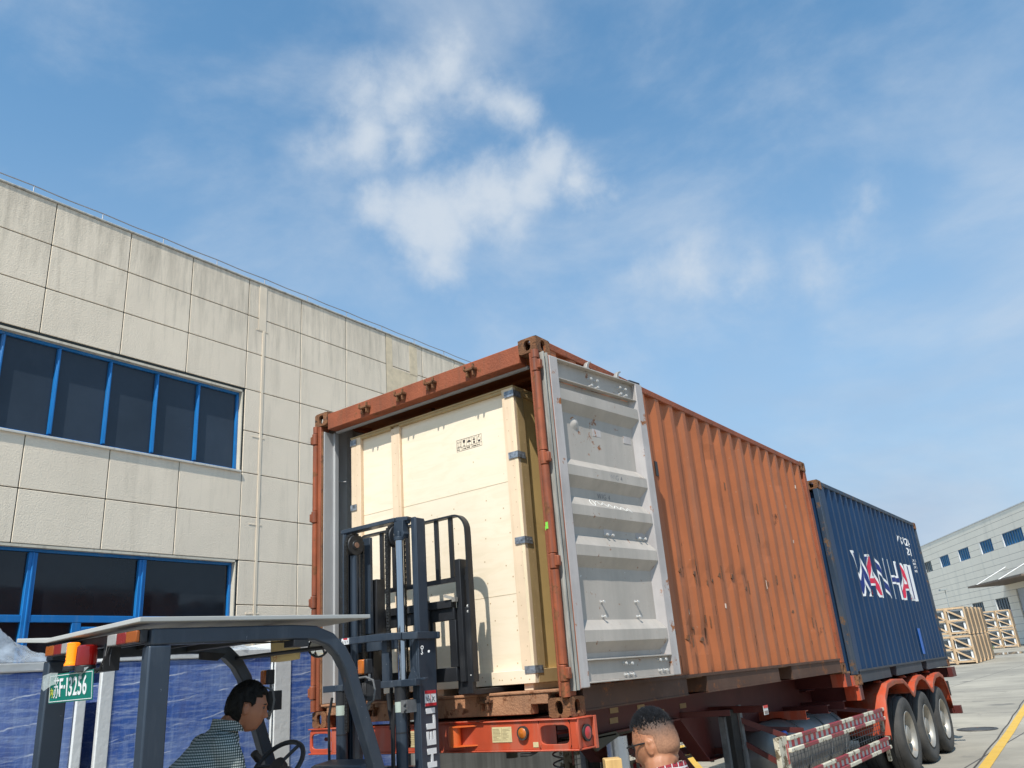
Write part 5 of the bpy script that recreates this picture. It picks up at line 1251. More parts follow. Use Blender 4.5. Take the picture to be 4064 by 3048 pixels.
# body, seat, wheels (mostly below the picture)
a = F(); a.box((-1.70, -2.95, -1.15), (-.60, -2.30, -.45)); a.build('counterweight', m_fk, FK, bevel=.08, seg=4)
a = F(); a.box((-1.62, -2.30, -1.05), (-.68, -1.45, -.62)); a.box((-1.62, -1.45, -1.10), (-.68, -.85, -.95)); a.box((-1.58, -1.0, -1.0), (-.72, -.70, -.38)); a.each('body', m_fkd, FK, bevel=.03, seg=3)
a = F(); a.box((-1.42, -2.28, -.62), (-.92, -1.80, -.52)); a.build('seat_cushion', m_black, FK, bevel=.04, seg=3)
F().box((-1.40, -2.38, -.52), (-.94, -2.28, -.08)).build('seat_back', m_black, FK, bevel=.04, seg=3)
a = F(); a.prism([(-1.35,-1.02,-.38),(-1.35,-.72,-.38),(-1.35,-.74,-.14),(-1.35,-.92,-.16)], (.45,0,0)); a.cyl((-1.12,-.95,-.3),(-1.09,-1.34,-.125),.03,12); a.build('dashboard', m_fk, FK, bevel=.02)
sw = empty('steering_wheel', (0,0,0)); sw.parent = FK
cW = Vector((-1.09,-1.36,-.105)); nW = Vector((.12,-.70,.70)).normalized(); aW = nW.orthogonal().normalized(); bW = nW.cross(aW)
F().tube([cW+(aW*math.cos(t)+bW*math.sin(t))*.155 for t in [2*math.pi*i/36 for i in range(36)]], .0135, 10, True).build('wheel_rim', m_fkd, sw)
a = F(); a.cyl(cW-nW*.03, cW+nW*.012, .045, 16)
for t in (.3, 2.4, 4.5): a.cyl(cW, cW+(aW*math.cos(t)+bW*math.sin(t))*.15, .010, 8)
kb = cW+Vector((-.02,-.115,.045)); a.cyl(kb, kb+nW*.05, .022, 12); a.build('wheel_hub', m_fkd, sw)
for x, y, r_ in ((-.62,-.62,.34),(-1.70,-.62,.34),(-.66,-2.45,.27),(-1.66,-2.45,.27)):
    s_ = 1 if x > -1 else -1; q = empty('wheel', (0,0,0)); q.parent = FK
    F().lathe([(r_*.55,-.11),(r_*.9,-.12),(r_,-.09),(r_,.06),(r_*.93,.08),(r_*.55,.07)], (x, y, GZ+r_), (s_,0,0), 32).build('tyre', m_rubber, q)
    F().lathe([(r_*.55,-.1),(r_*.55,.06),(r_*.45,.02),(0,.01)], (x, y, GZ+r_), (s_,0,0), 24).build('rim', m_rim, q)

# ================================================================== WRAPPED STACKS BESIDE THE BUILDING
def wrap_extra(k, col):
    noi, ramp, mix = k['noi'], k['ramp'], k['mix']
    N, L = k['N'], k['L']
    col = mix(ramp(noi(1.0, 4, .6, (.5,5.5,.5)), .42, .62), col, (.045,.12,.40))
    col = mix(ramp(noi(1.0, 9, .78, (5,2.6,30), .35), .47, .70, 0, .62), col, (.50,.58,.72))
    col = mix(ramp(noi(1.0, 7, .7, (18,26,2.0), .2), .50, .76, 0, .42), col, (.38,.47,.66))
    col = mix(ramp(noi(1.0, 3, .5, (.8,.75,.5)), .50, .66, 0, .42), col, (.42,.55,.80))
    # tight bands of stretched film
    sp = N.new('ShaderNodeSeparateXYZ'); L.new(k['co'], sp.inputs[0])
    w1 = N.new('ShaderNodeMath'); w1.operation = 'MULTIPLY_ADD'; L.new(sp.outputs['Y'], w1.inputs[0]); w1.inputs[1].default_value = -.13; L.new(sp.outputs['Z'], w1.inputs[2])
    w2 = N.new('ShaderNodeMath'); w2.operation = 'MULTIPLY_ADD'; L.new(noi(1.4, 4), w2.inputs[0]); w2.inputs[1].default_value = .22; L.new(w1.outputs[0], w2.inputs[2])
    w3 = N.new('ShaderNodeMath'); w3.operation = 'PINGPONG'; L.new(w2.outputs[0], w3.inputs[0]); w3.inputs[1].default_value = .115
    w4 = ramp(w3.outputs[0], .0085, .0010, 0, 1)
    w5 = N.new('ShaderNodeMath'); w5.operation = 'MULTIPLY'; L.new(w4, w5.inputs[0]); L.new(ramp(noi(1.0, 5, .7, (2,2.6,30)), .42, .60), w5.inputs[1])
    return mix(w5.outputs[0], col, (.62,.68,.78))
m_wrapb = mat('blue_board_in_film', (.045,.095,.33), .35, var=.2, vs=2, extra=wrap_extra, coat=.25, bump=.5, bs=18)
def wrapw(k, col):
    noi, ramp, mix = k['noi'], k['ramp'], k['mix']
    return mix(ramp(noi(1.0, 8, .75, (2,1.5,14), 1.2), .5, .75, 0, .6), col, (.72,.74,.76))
m_wrapw = mat('white_foam_in_film', (.66,.67,.66), .35, var=.08, vs=2, extra=wrapw, coat=.3, bump=.5, bs=14)
m_darkgap = mat('navy_board_side', (.012,.022,.10), .6, var=.3)
def wgrey(k, col):
    noi, ramp, mix = k['noi'], k['ramp'], k['mix']
    col = mix(ramp(noi(1.0, 4, .6, (1,7,.4)), .42, .6, 0, .7), col, (.10,.105,.10))
    return mix(ramp(noi(1.0, 9, .8, (2,1.5,22), 1.0), .57, .75, 0, .6), col, (.38,.40,.40))
m_wrapg = mat('grey_board_in_film', (.20,.205,.195), .4, var=.15, vs=2, extra=wgrey, coat=.3)
SX = -4.5
def stack(label, y0, y1, zt, depth=1.15, mm=None, edge=(.0, .10), x=SX):
    root = empty('wrapped_pallet_stack', (x-depth/2, (y0+y1)/2, GZ), label, 'pallet stack', 'film wrapped board stacks by the building')
    M = Matrix.Translation(-Vector(root.location))
    def Bx(): return MB(M)
    mm = mm or m_wrapb
    Bx().box((x-depth, y0+edge[0], GZ+.14), (x-.012, y1-edge[1], zt-.075)).build('wrapped_boards', mm, root, bevel=.02, seg=2)
    a = Bx()
    if edge[0]: a.box((x-.05, y0, GZ+.14), (x, y0+edge[0]-.002, zt-.075))
    if edge[1]: a.box((x-.05, y1-edge[1]+.002, GZ+.14), (x, y1, zt-.075))
    a.box((x-depth-.01, y0, zt-.0745), (x+.004, y1, zt))
    a.each('foam_edge', m_wrapw, root, bevel=.012, seg=2)
    a = Bx()
    for i in range(3): a.box((x-depth, y0+(y1-y0-.12)*i/2, GZ), (x-.03, y0+(y1-y0-.12)*i/2+.12, GZ+.135))
    a.build('pallet', m_batten2, root, smooth=0)
    return root
s1 = stack('blue boards wrapped in clear film, leftmost stack behind the forklift number plate', -2.9, -.77, .675, edge=(0,.09))
s2 = stack('blue boards wrapped in clear film, stack behind the driver with pen writing on it', -.655, 1.18, .735, edge=(.12,.02))
s3 = stack('film wrapped blue boards beside the container corner, stack with the wide white edge', 1.20, 3.15, .80, edge=(.22,.0))
s4 = stack('grey boards wrapped in film, low stack seen beneath the container', 3.3, 8.0, -.05, mm=m_wrapg, edge=(0,0))
me = text_mesh('2003/4', .075, -.003, 1.0, 1.0)
me.transform(frame(local((SX-.009, -.45, -.02), s2), (0,1,0), (0,0,1)) @ Matrix.Rotation(.08, 4, 'Z')); me.materials.append(mat('pen_blue', (.03,.04,.12), .6)); o = bpy.data.objects.new('pen_writing', me); COL.objects.link(o); o.parent = s2
# crumpled clear sheeting lying on the stacks
def crumple(name, label, x0, x1, y0, y1, z0, h, seed, alpha=.62):
    a = MB(); nx, ny = 60, 90; vs = []
    for i in range(nx+1):
        for j in range(ny+1):
            u, v = i/nx, j/ny; e = min(1, 5*min(u, 1-u, v, 1-v)+.0)
            q = Vector((u*3.2+seed, v*5, seed)); r_ = abs(noise.noise(q))*1.2+abs(noise.noise(q*2.7))*.6+abs(noise.noise(q*6))*.25
            pk = math.exp(-((v-.68)/.22)**2)*.9+.45
            vs.append((x0+(x1-x0)*u+.03*noise.noise(q*3), y0+(y1-y0)*v+.03*noise.noise(q*3+Vector((5,0,0))), z0+.004+h*e*(.15+.55*abs(noise.noise(q*.8))*2+.34*r_)*pk))
    fs = [(i*(ny+1)+j, (i+1)*(ny+1)+j, (i+1)*(ny+1)+j+1, i*(ny+1)+j+1) for i in range(nx) for j in range(ny)]
    m_ = mat('crumpled_film', (.34,.39,.45), .16, var=.5, vs=7, alpha=.55, spec=.8)
    return tag(a.add(vs, fs).build(name, m_, smooth=40), label, 'plastic sheet')
crumple('plastic_sheet', 'crumpled clear plastic sheeting heaped on the leftmost blue stack', -5.6, -4.47, -2.6, -.85, .675, .24, 1.3)
crumple('plastic_sheet', 'flat crumpled clear film lying on top of the blue stack behind the driver', -5.6, -4.5, -.5, 1.1, .735, .09, 4.1)
# silver pipe standing under the trailer, timber post
tag(MB(Matrix.Translation((.62,-1.55,0))).cyl((-1.2,3.05,GZ), (-1.2,3.05,-.24), .085, 28).build('silver_duct', mat('silver_pipe', (.55,.57,.60), .3, metal=.7, var=.08, speck=.2, speckc=(.1,.3,.5))), 'upright silver pipe standing below the front of the trailer', 'pipe')
m_tim = mat('timber_yellow', (.58,.36,.13), .65, var=.15, vs=5, streak=.6, streakc=(.33,.17,.06), ss=(30,30,1.6))
dI = Vector((.775,.63,0)); dJ = Vector((-.63,.775,0)); pc = Vector((1.318,-1.745,0))
tb = MB(frame(pc, dI, dJ)); tb.box((-.030,-.036,GZ), (.030,.036,-.040)); tb = tb.build('timber_post', m_tim, bevel=.003)
tag(tb, 'short square yellow timber post upright at the left of the man with spiky hair', 'timber')

# ================================================================== PEOPLE
def sm(x, a, b):
    t = max(0., min(1., (x-a)/(b-a))); return t*t*(3-2*t)
def head_point(d):
    x, y, z = d
    X = x*.076; Y = y*(.094 if y > 0 else .102); Z = z*(.120 if z > 0 else .123)
    s_ = sm(-z, .15, .95)
    X *= 1-.24*s_; 
    if y < 0: Y *= 1-.50*sm(-z, .25, .95)
    else: Y *= 1+.02*s_
    if z < 0: Y += .012*s_
    if y > .15:
        f = sm(y, .15, .55); t = max(0, min(1, (.014-Z)/.056)); e = 1 if Z > -.042 else math.exp(-((Z+.042)/.007)**2)
        tt = 0 if Z > .02 else t
        n_ = (.003+.025*tt**1.3)*e*math.exp(-(X/(.009+.006*tt))**2) if Z < .02 else .003*math.exp(-((Z-.02)/.02)**2)*math.exp(-(X/.009)**2)
        br = .005*math.exp(-((Z-.022)/.009)**2)*math.exp(-(X/.05)**2)
        ey = -.009*math.exp(-((abs(X)-.031)/.015)**2-((Z-.002)/.010)**2)
        lp = .006*math.exp(-(X/.022)**2)*(math.exp(-((Z+.066)/.0045)**2)+math.exp(-((Z+.078)/.0050)**2)) - .003*math.exp(-(X/.02)**2)*math.exp(-((Z+.072)/.003)**2)
        ch = .007*math.exp(-(X/.024)**2-((Z+.108)/.014)**2); ck = .004*math.exp(-((abs(X)-.04)/.018)**2-((Z+.03)/.02)**2)
        Y += f*(n_+br+ey+lp+ch+ck)
    return Vector((X, Y, Z))
NL, NM = 72, 96
def head_grid(fn):
    vs = []; fs = []
    for i in range(NL+1):
        th = math.pi*i/NL
        for j in range(NM):
            ph = 2*math.pi*j/NM; vs.append(fn(Vector((math.sin(th)*math.cos(ph), math.sin(th)*math.sin(ph), math.cos(th)))))
    for i in range(NL):
        for j in range(NM): fs.append((i*NM+j, (i+1)*NM+j, (i+1)*NM+(j+1) % NM, i*NM+(j+1) % NM))
    return vs, fs
def ear(mb, s_):
    c = Vector((.0735*s_, -.010, -.014))
    pts = []
    for i in range(14):
        t = -2.2+i*.36; pts.append(c+Vector((.006*s_+.003*s_*math.sin(t), .013*math.cos(t)-.003, .027*math.sin(t)*(1 if t > 0 else .85))))
    mb.tube(pts, [.0045]*12+[.006,.007], 8)
    mb.lathe([(0,-.004),(.010,-.003),(.020,0),(.010,.004),(0,.005)], c+Vector((.004*s_,-.001,0)), (s_,.1,0), 12)
def ring_loft(mb, rings, n=24):
    vs = []; k = len(rings)
    for c, a, b in rings:
        c, a, b = Vector(c), Vector(a), Vector(b); vs += [c+a*math.cos(2*math.pi*i/n)+b*math.sin(2*math.pi*i/n) for i in range(n)]
    fs = [(i*n+j, i*n+(j+1) % n, (i+1)*n+(j+1) % n, (i+1)*n+j) for i in range(k-1) for j in range(n)] + [tuple(range(n-1,-1,-1)), tuple(range((k-1)*n, k*n))]
    mb.add(vs, fs)
def limb(mb, pts, rs, sub=5):
    P = [Vector(p) for p in pts]; out = []; rr = []
    for i in range(len(P)-1):
        p0 = P[max(0, i-1)]; p1 = P[i]; p2 = P[i+1]; p3 = P[min(len(P)-1, i+2)]
        for k in range(sub):
            t = k/sub; out.append(.5*((2*p1)+(p2-p0)*t+(2*p0-5*p1+4*p2-p3)*t*t+(3*p1-p0-3*p2+p3)*t**3)); rr.append(rs[i]+(rs[i+1]-rs[i])*t)
    out.append(P[-1]); rr.append(rs[-1]); mb.tube(out, rr, 14)
    for p, r_ in ((P[0], rs[0]), (P[-1], rs[-1])): mb.lathe([(0,-r_*.98),(r_*.7,-r_*.7),(r_*.98,0),(r_*.7,r_*.7),(0,r_*.98)], p, (0,0,1), 12)
def hand(mb, wrist, d, palmn, curl, side):
    # d: along the fingers, palmn: out of the palm; five unequal bent fingers rooted in a palm
    d = Vector(d).normalized(); n = Vector(palmn); n = (n-d*n.dot(d)).normalized(); s_ = d.cross(n)*side; w0 = Vector(wrist)
    ring_loft(mb, [(w0-d*.01, s_*.026, n*.018), (w0+d*.03, s_*.036, n*.016), (w0+d*.07, s_*.041, n*.014), (w0+d*.088, s_*.039, n*.011)], 14)
    for i, (off, ln_) in enumerate(((.030,.072),(.010,.080),(-.011,.074),(-.031,.058))):
        p = w0+d*.082+s_*off; a = 0; pts = [p-d*.02, p]; 
        for k, f in enumerate((.42,.33,.25)):
            a += curl*(.8+.1*i); q = d*math.cos(a)+n*math.sin(a); p = p+q*ln_*f; pts.append(p)
        mb.tube(pts, [.010,.0098,.0092,.0085,.0072], 8)
    p = w0+d*.022+s_*.034; t1 = (d*.55+s_*.75+n*.25).normalized(); t2 = (d*.85+s_*.2+n*.55).normalized()
    mb.tube([p-s_*.012, p+t1*.034, p+t1*.034+t2*.030, p+t1*.030+t2*.054], [.014,.012,.0105,.009], 8)
def bake(mb, name, m, parent, vox, smooth=6, fac=.5):
    o = mb.build('tmp_'+name, None, None, smooth=0)
    r_ = o.modifiers.new('r', 'REMESH'); r_.mode = 'VOXEL'; r_.voxel_size = vox; r_.use_smooth_shade = True
    s_ = o.modifiers.new('s', 'SMOOTH'); s_.iterations = smooth; s_.factor = fac
    dg = bpy.context.evaluated_depsgraph_get(); me = bpy.data.meshes.new_from_object(o.evaluated_get(dg)); bpy.data.objects.remove(o)
    me.name = name; me.materials.clear(); me.materials.append(m); me.polygons.foreach_set('use_smooth', [True]*len(me.polygons))
    o = bpy.data.objects.new(name, me); COL.objects.link(o)
    if parent: o.parent = parent; o.matrix_parent_inverse = parent.matrix_world.inverted()
    return o
def skin_mat(name, base):
    def ex(k, col):
        return k['mix'](k['ramp'](k['noi'](30, 5, .6), .4, .7, 0, .35), col, (base[0]*.8, base[1]*.62, base[2]*.55))
    m = mat(name, base, .48, var=.08, vs=12, extra=ex, bump=.12, bs=260); m.node_tree.nodes['Principled BSDF'].inputs['Subsurface Weight'].default_value = .08
    return m
def hair_shell(fn_region, off, nz, HM, name, m, parent, seed=0, spikes=0, slen=.016, sreg=None, up_=.3, sw=.0013):
    def f(d):
        p = head_point(d); r_ = fn_region(p); nn = noise.noise(Vector((p.x*60+seed, p.y*60, p.z*14)))*nz + noise.noise(Vector((p.x*200, p.y*200, p.z*40+seed)))*nz*.5
        q = d*1.0; q.z = max(q.z, -.3)
        return p + d.normalized()*((off+nn)*r_ - .012*(1-r_))
    vs, fs = head_grid(f); a = MB(HM); a.add(vs, fs)
    rnd = random.Random(seed+1); k = 0
    while k < spikes:
        d = Vector((rnd.gauss(0,1), rnd.gauss(0,1), rnd.gauss(0,1))).normalized(); p = head_point(d)
        if (sreg or fn_region)(p) < (rnd.random() if sreg else .6): continue
        p = p+d*(off*.55); dr = (d+Vector((rnd.gauss(0,.25), rnd.gauss(0,.25), rnd.gauss(0,.25)+up_))).normalized(); L_ = slen*rnd.uniform(.6,1.25); s1 = dr.orthogonal().normalized()*sw; s2 = dr.cross(s1).normalized()*sw
        a.add([p-s1, p+s1*.5+s2, p+s1*.5-s2, p+dr*L_], [(0,1,3),(1,2,3),(2,0,3)]); k += 1
    o = a.build(name, m, None, smooth=60); o.parent = parent; o.matrix_parent_inverse = parent.matrix_world.inverted(); return o
def person(label, loc):
    return empty('person', loc, label, 'person')
def head_matrix(c, face, pitch, roll=0):
    f = Vector(face); f.z = 0; f.normalize(); f = (f*math.cos(pitch)+Vector((0,0,1))*math.sin(pitch)).normalized()
    r_ = f.cross(Vector((0,0,1))).normalized(); u = r_.cross(f)
    return Matrix(((r_.x, f.x, u.x, c[0]), (r_.y, f.y, u.y, c[1]), (r_.z, f.z, u.z, c[2]), (0,0,0,1))) @ Matrix.Rotation(roll, 4, 'Y')
def eyes(HM, parent):
    a = MB(HM)
    for s_ in (-1, 1): a.lathe([(0,-.011),(.0078,-.0078),(.011,0),(.0078,.0078),(0,.011)], (.031*s_, .0745, .001), (0,1,0), 14)
    for q_ in a.clusters():
        o = q_.build('eye', mat('eye_dark', (.05,.035,.03), .25), None); o.parent = parent; o.matrix_parent_inverse = parent.matrix_world.inverted()
    a = MB(HM)
    for s_ in (-1, 1): a.tube([(.014*s_, .0885, .017), (.028*s_, .0895, .021), (.044*s_, .081, .018), (.050*s_, .074, .015)], [.002,.0032,.0028,.0015], 6)
    for q_ in a.clusters():
        o = q_.build('eyebrow', mat('brow_hair', (.02,.016,.013), .8), None); o.parent = parent; o.matrix_parent_inverse = parent.matrix_world.inverted()
def check_mat(name, cA, cB, cC, per, thin=.5, rot=0, lines=False, y_mix=(1,1,0)):
    def ex(k, col):
        N, L = k['N'], k['L']; sp = N.new('ShaderNodeSeparateXYZ')
        ns = N.new('ShaderNodeMapping'); ns.inputs['Rotation'].default_value = (0, rot, 0); L.new(k['co'], ns.inputs[0]); L.new(ns.outputs[0], sp.inputs[0])
        def st(src, per_, th):
            m2 = N.new('ShaderNodeMath'); m2.operation = 'PINGPONG'; L.new(src, m2.inputs[0]); m2.inputs[1].default_value = per_/2
            m3 = N.new('ShaderNodeMath'); m3.operation = 'GREATER_THAN'; L.new(m2.outputs[0], m3.inputs[0]); m3.inputs[1].default_value = per_/2*th; return m3.outputs[0]
        ad = N.new('ShaderNodeMath'); ad.operation = 'MULTIPLY_ADD'; L.new(sp.outputs['X'], ad.inputs[0]); ad.inputs[1].default_value = y_mix[0]; L.new(sp.outputs['Y'], ad.inputs[2])
        h = st(sp.outputs['Z'], per, thin); v = st(ad.outputs[0], per, thin)
        if lines:
            a1 = N.new('ShaderNodeMath'); a1.operation = 'MAXIMUM'; L.new(st(sp.outputs['Z'], per, .86), a1.inputs[0]); L.new(st(ad.outputs[0], per, .86), a1.inputs[1])
            a2_ = N.new('ShaderNodeMath'); a2_.operation = 'MULTIPLY'; L.new(h, a2_.inputs[0]); L.new(v, a2_.inputs[1])
            m_ = N.new('ShaderNodeMath'); m_.operation = 'MAXIMUM'; L.new(st(sp.outputs['Z'], per*.5, .55), m_.inputs[0]); L.new(st(ad.outputs[0], per*.5, .55), m_.inputs[1])
            return k['mix'](a1.outputs[0], k['mix'](m_.outputs[0], cA, cB), cC)
        sm_ = N.new('ShaderNodeMath'); sm_.operation = 'ADD'; L.new(h, sm_.inputs[0]); L.new(v, sm_.inputs[1])
        g1 = N.new('ShaderNodeMath'); g1.operation = 'GREATER_THAN'; L.new(sm_.outputs[0], g1.inputs[0]); g1.inputs[1].default_value = .5
        g2 = N.new('ShaderNodeMath'); g2.operation = 'GREATER_THAN'; L.new(sm_.outputs[0], g2.inputs[0]); g2.inputs[1].default_value = 1.5
        return k['mix'](g2.outputs[0], k['mix'](g1.outputs[0], cA, cB), cC)
    return mat(name, cA, .85, extra=ex, bump=.25, bs=30)
m_trous = mat('dark_trousers', (.03,.032,.04), .85, bump=.5, bs=12)
m_hair = mat('black_hair', (.008,.007,.006), .7, var=.4, vs=60, spec=.2)
m_shoe = mat('dark_shoe', (.02,.018,.016), .5)

# --- the driver
P1 = person('dark haired driver in a green and white gingham shirt sitting in the forklift', (-1.12, -2.05, -.52))
hc = Vector((-.925, -1.690, .220)); face = Vector((.50,.86,0)).normalized(); HM = head_matrix(hc, face, R(-10))
rS = face.cross(Vector((0,0,1))).normalized()
skin1 = skin_mat('tanned_skin', (.30,.125,.068))
b = MB(); vs, fs = head_grid(head_point); hb = MB(HM); hb.add(vs, fs); ear(hb, 1); ear(hb, -1); b.v += hb.v; b.f += hb.f
neck = Vector((-.985,-1.785,.118)); chest = Vector((-1.04,-1.87,-.07)); pel = Vector((-1.17,-2.03,-.46))
limb(b, [neck+Vector((-.03,-.03,-.05)), neck+Vector((.015,.03,.03)), hc+Vector((-.02,-.03,-.05))], [.060,.055,.055])
bd = Vector((.25,.968,0)); rB = Vector((.968,-.25,0))
ring_loft(b, [(pel, rB*.15, bd*.10), (pel+(chest-pel)*.4, rB*.145, bd*.105), (chest, rB*.165, bd*.105), (neck+Vector((-.02,-.02,-.05)), rB*.12, bd*.08), (neck, rB*.06, bd*.055)])
shR = neck+Vector((-.03,-.04,-.085))+rB*.165; shL = neck+Vector((-.03,-.04,-.085))-rB*.165
elR = shR+Vector((.04,.08,-.27)); elL = shL+Vector((-.03,.10,-.27)); wrR = Vector((-.985,-1.56,-.20)); wrL = Vector((-1.19,-1.56,-.20))
limb(b, [shR, elR, wrR], [.050,.040,.027]); limb(b, [shL, elL, wrL], [.050,.040,.027])
hand(b, wrR, (.0,.75,.45), (-.1,.5,-.8), .65, -1); hand(b, wrL, (.02,.75,.45), (.1,.5,-.8), .65, 1)
for s_ in (-1, 1):
    hp = pel+rB*.09*s_; kn = hp+Vector((.02,.46,.02)); an = kn+Vector((0,.10,-.42)); limb(b, [hp, kn, an], [.085,.062,.042]); limb(b, [an, an+Vector((0,.14,-.05))], [.040,.032])
bake(b, 'body', skin1, P1, .0052, 4)
sh = MB()
off = .014
ring_loft(sh, [(pel+Vector((0,0,.02)), rB*.175, bd*.125), (pel+(chest-pel)*.4+Vector((0,-.01,0)), rB*.190, bd*.160), (pel+(chest-pel)*.75+Vector((0,-.015,0)), rB*.200, bd*.165), (chest+Vector((0,-.012,.02)), rB*.200, bd*.150), (neck+Vector((-.02,-.035,-.055)), rB*.155, bd*.115), (neck+Vector((-.008,-.012,-.01)), rB*.085, bd*.078), (neck+Vector((.004,.0,.015)), rB*.066, bd*.064)])
for s0, e0, w0 in ((shR, elR, wrR), (shL, elL, wrL)): limb(sh, [s0-Vector((0,0,.0))+(-rB*.03 if s0 is shR else rB*.03), s0+Vector((0,.01,-.02)), s0.lerp(e0,.55), e0+(w0-e0)*.12], [.074,.074,.067,.058])
shirt = bake(sh, 'shirt', check_mat('gingham', (.012,.034,.032), (.10,.125,.12), (.50,.52,.50), .0125, .5), P1, .009, 6)
ds = shirt.modifiers.new('folds', 'DISPLACE'); tx = bpy.data.textures.new('folds', 'CLOUDS'); tx.noise_scale = .12; ds.texture = tx; ds.strength = .022; ds.mid_level = .5
cl_ = MB(); rr_ = []
for i in range(25):
    t = 2*math.pi*i/24; rr_.append((neck+Vector((.008,.010,.012))+rS*.066*math.cos(t)+face*.066*math.sin(t)+Vector((0,0,-.014*math.sin(t))), t))
vs = []
for p, t in rr_[:-1]:
    o_ = (rS*math.cos(t)+face*math.sin(t)); vs += [p+Vector((0,0,.030)), p+o_*.007+Vector((0,0,.032)), p+o_*.020+Vector((0,0,-.016)), p+o_*.004+Vector((0,0,-.014))]
fs = [(i*4+k, ((i+1) % 24)*4+k, ((i+1) % 24)*4+(k+1) % 4, i*4+(k+1) % 4) for i in range(24) for k in range(4)]
cl_.add(vs, fs); o = cl_.build('collar', bpy.data.materials['gingham'], None, smooth=60); o.parent = P1; o.matrix_parent_inverse = P1.matrix_world.inverted()
tr_ = MB()
ring_loft(tr_, [(pel+Vector((0,0,-.09)), rB*.17, bd*.12), (pel+Vector((0,0,.05)), rB*.165, bd*.115)])
for s_ in (-1, 1):
    hp = pel+rB*.09*s_; kn = hp+Vector((.02,.46,.02)); an = kn+Vector((0,.10,-.38)); limb(tr_, [hp, kn, an], [.100,.078,.062])
bake(tr_, 'trousers', m_trous, P1, .010, 5)
s_b = MB()
for s_ in (-1, 1):
    hp = pel+rB*.09*s_; an = hp+Vector((.02,.57,-.43)); ring_loft(s_b, [(an+Vector((0,-.05,-.04)), rB*.038, Vector((0,0,.045))), (an+Vector((0,.05,-.045)), rB*.046, Vector((0,0,.040))), (an+Vector((0,.17,-.062)), rB*.046, Vector((0,0,.026))), (an+Vector((0,.21,-.068)), rB*.028, Vector((0,0,.015)))], 14)
bake(s_b, 'shoes', m_shoe, P1, .008, 3)
def hr1(p):
    x, y, z = p
    top = sm(z, .050+.10*max(0, .055-abs(x))*0, .062) if y > .03 else 0
    front = sm(z - (.060 if abs(x) < .05 else .045), 0, .008)
    side = sm(.034-y, 0, .010)*sm(z-(-.012+max(0,y-.004)*1.0), 0, .008)
    back = sm(-.024-y, 0, .010)*sm(z+.085, 0, .012)
    if abs(x) > .05 and abs(y+.010) < .019 and -.05 < z < .014: return 0
    return max(front if y > .02 else 0, side if z > .018 or y > .006 else 0, back, sm(z, .055, .065) if y <= .03 else 0)
hair_shell(hr1, .013, .007, HM, 'hair', m_hair, P1, 3, 2600, .011, None, -.5)
eyes(HM, P1)

# --- the man in front
P2 = person('man with spiky grey hair, glasses and red plaid shirt before the trailer', (1.42, -1.50, GZ))
hc = Vector((1.392, -1.540, -.012)); face = Vector((-.95,.02,0)).normalized(); HM = head_matrix(hc, face, R(-14), R(0)) @ Matrix.Diagonal((.93, .93, .98, 1))
skin2 = skin_mat('sunlit_skin', (.42,.185,.095)); rS = face.cross(Vector((0,0,1))).normalized()
b = MB(); hb = MB(HM); vs, fs = head_grid(head_point); hb.add(vs, fs); ear(hb, 1); ear(hb, -1); b.v += hb.v; b.f += hb.f
neck = Vector((1.425,-1.560,-.139)); chest = Vector((1.49,-1.54,-.33)); pel = Vector((1.53,-1.53,-.62))
limb(b, [neck+Vector((.02,0,-.05)), neck+Vector((-.01,0,.04)), hc+Vector((.025,.0,-.05))], [.066,.060,.062])
bd, rB = face, rS
ring_loft(b, [(pel, rB*.15, bd*.10), (pel+(chest-pel)*.4, rB*.14, bd*.10), (chest, rB*.165, bd*.105), (neck+Vector((.01,0,-.05)), rB*.12, bd*.08), (neck, rB*.06, bd*.055)])
shR = neck+Vector((.015,0,-.085))+rB*.17; shL = neck+Vector((.015,0,-.085))-rB*.17
hp1 = Vector((1.345,-1.70,-.52)); hp2 = Vector((1.345,-1.77,-.66))
elR = shR+Vector((-.02,.05,-.26)); elL = shL+Vector((.0,-.06,-.26))
limb(b, [shR, elR, Vector((1.37,-1.60,-.53))], [.050,.042,.028]); limb(b, [shL, elL, Vector((1.41,-1.80,-.66))], [.050,.042,.028])
hand(b, Vector((1.37,-1.60,-.53)), (-.25,-.95,0), (-1,.2,0), .75, 1); hand(b, Vector((1.41,-1.80,-.66)), (-.95,-.05,0), (.1,1,0), .75, 1)
legs = []
for s_ in (-1, 1):
    hp = pel+rB*.09*s_; kn = hp+Vector((-.05,0,-.37)); an = kn+Vector((.06,0,-.35)); legs.append((hp, kn, an)); limb(b, [hp, kn, an], [.085,.060,.042]); limb(b, [an, an+Vector((-.13,0,-.03))], [.038,.030])
bake(b, 'body', skin2, P2, .0048, 3)
sh = MB()
ring_loft(sh, [(pel+Vector((0,0,-.02)), rB*.175, bd*.125), (pel+(chest-pel)*.5, rB*.175, bd*.13), (chest+Vector((0,0,.02)), rB*.190, bd*.128), (neck+Vector((.012,0,-.055)), rB*.150, bd*.100), (neck+Vector((.008,0,-.008)), rB*.085, bd*.080), (neck+Vector((.004,.0,.012)), rB*.070, bd*.068)])
for s0, e0, w0, q in ((shR, elR, Vector((1.37,-1.60,-.53)), 1), (shL, elL, Vector((1.41,-1.80,-.66)), -1)): limb(sh, [s0-rB*.03*q, s0+Vector((0,0,-.02)), s0.lerp(e0,.55), e0+(w0-e0)*.2], [.072,.072,.064,.056])
m_plaid = check_mat('red_plaid', (.030,.012,.018), (.26,.018,.03), (.55,.50,.50), .036, .5, lines=True)
bake(sh, 'shirt', m_plaid, P2, .009, 5)
cl_ = MB(); vs = []
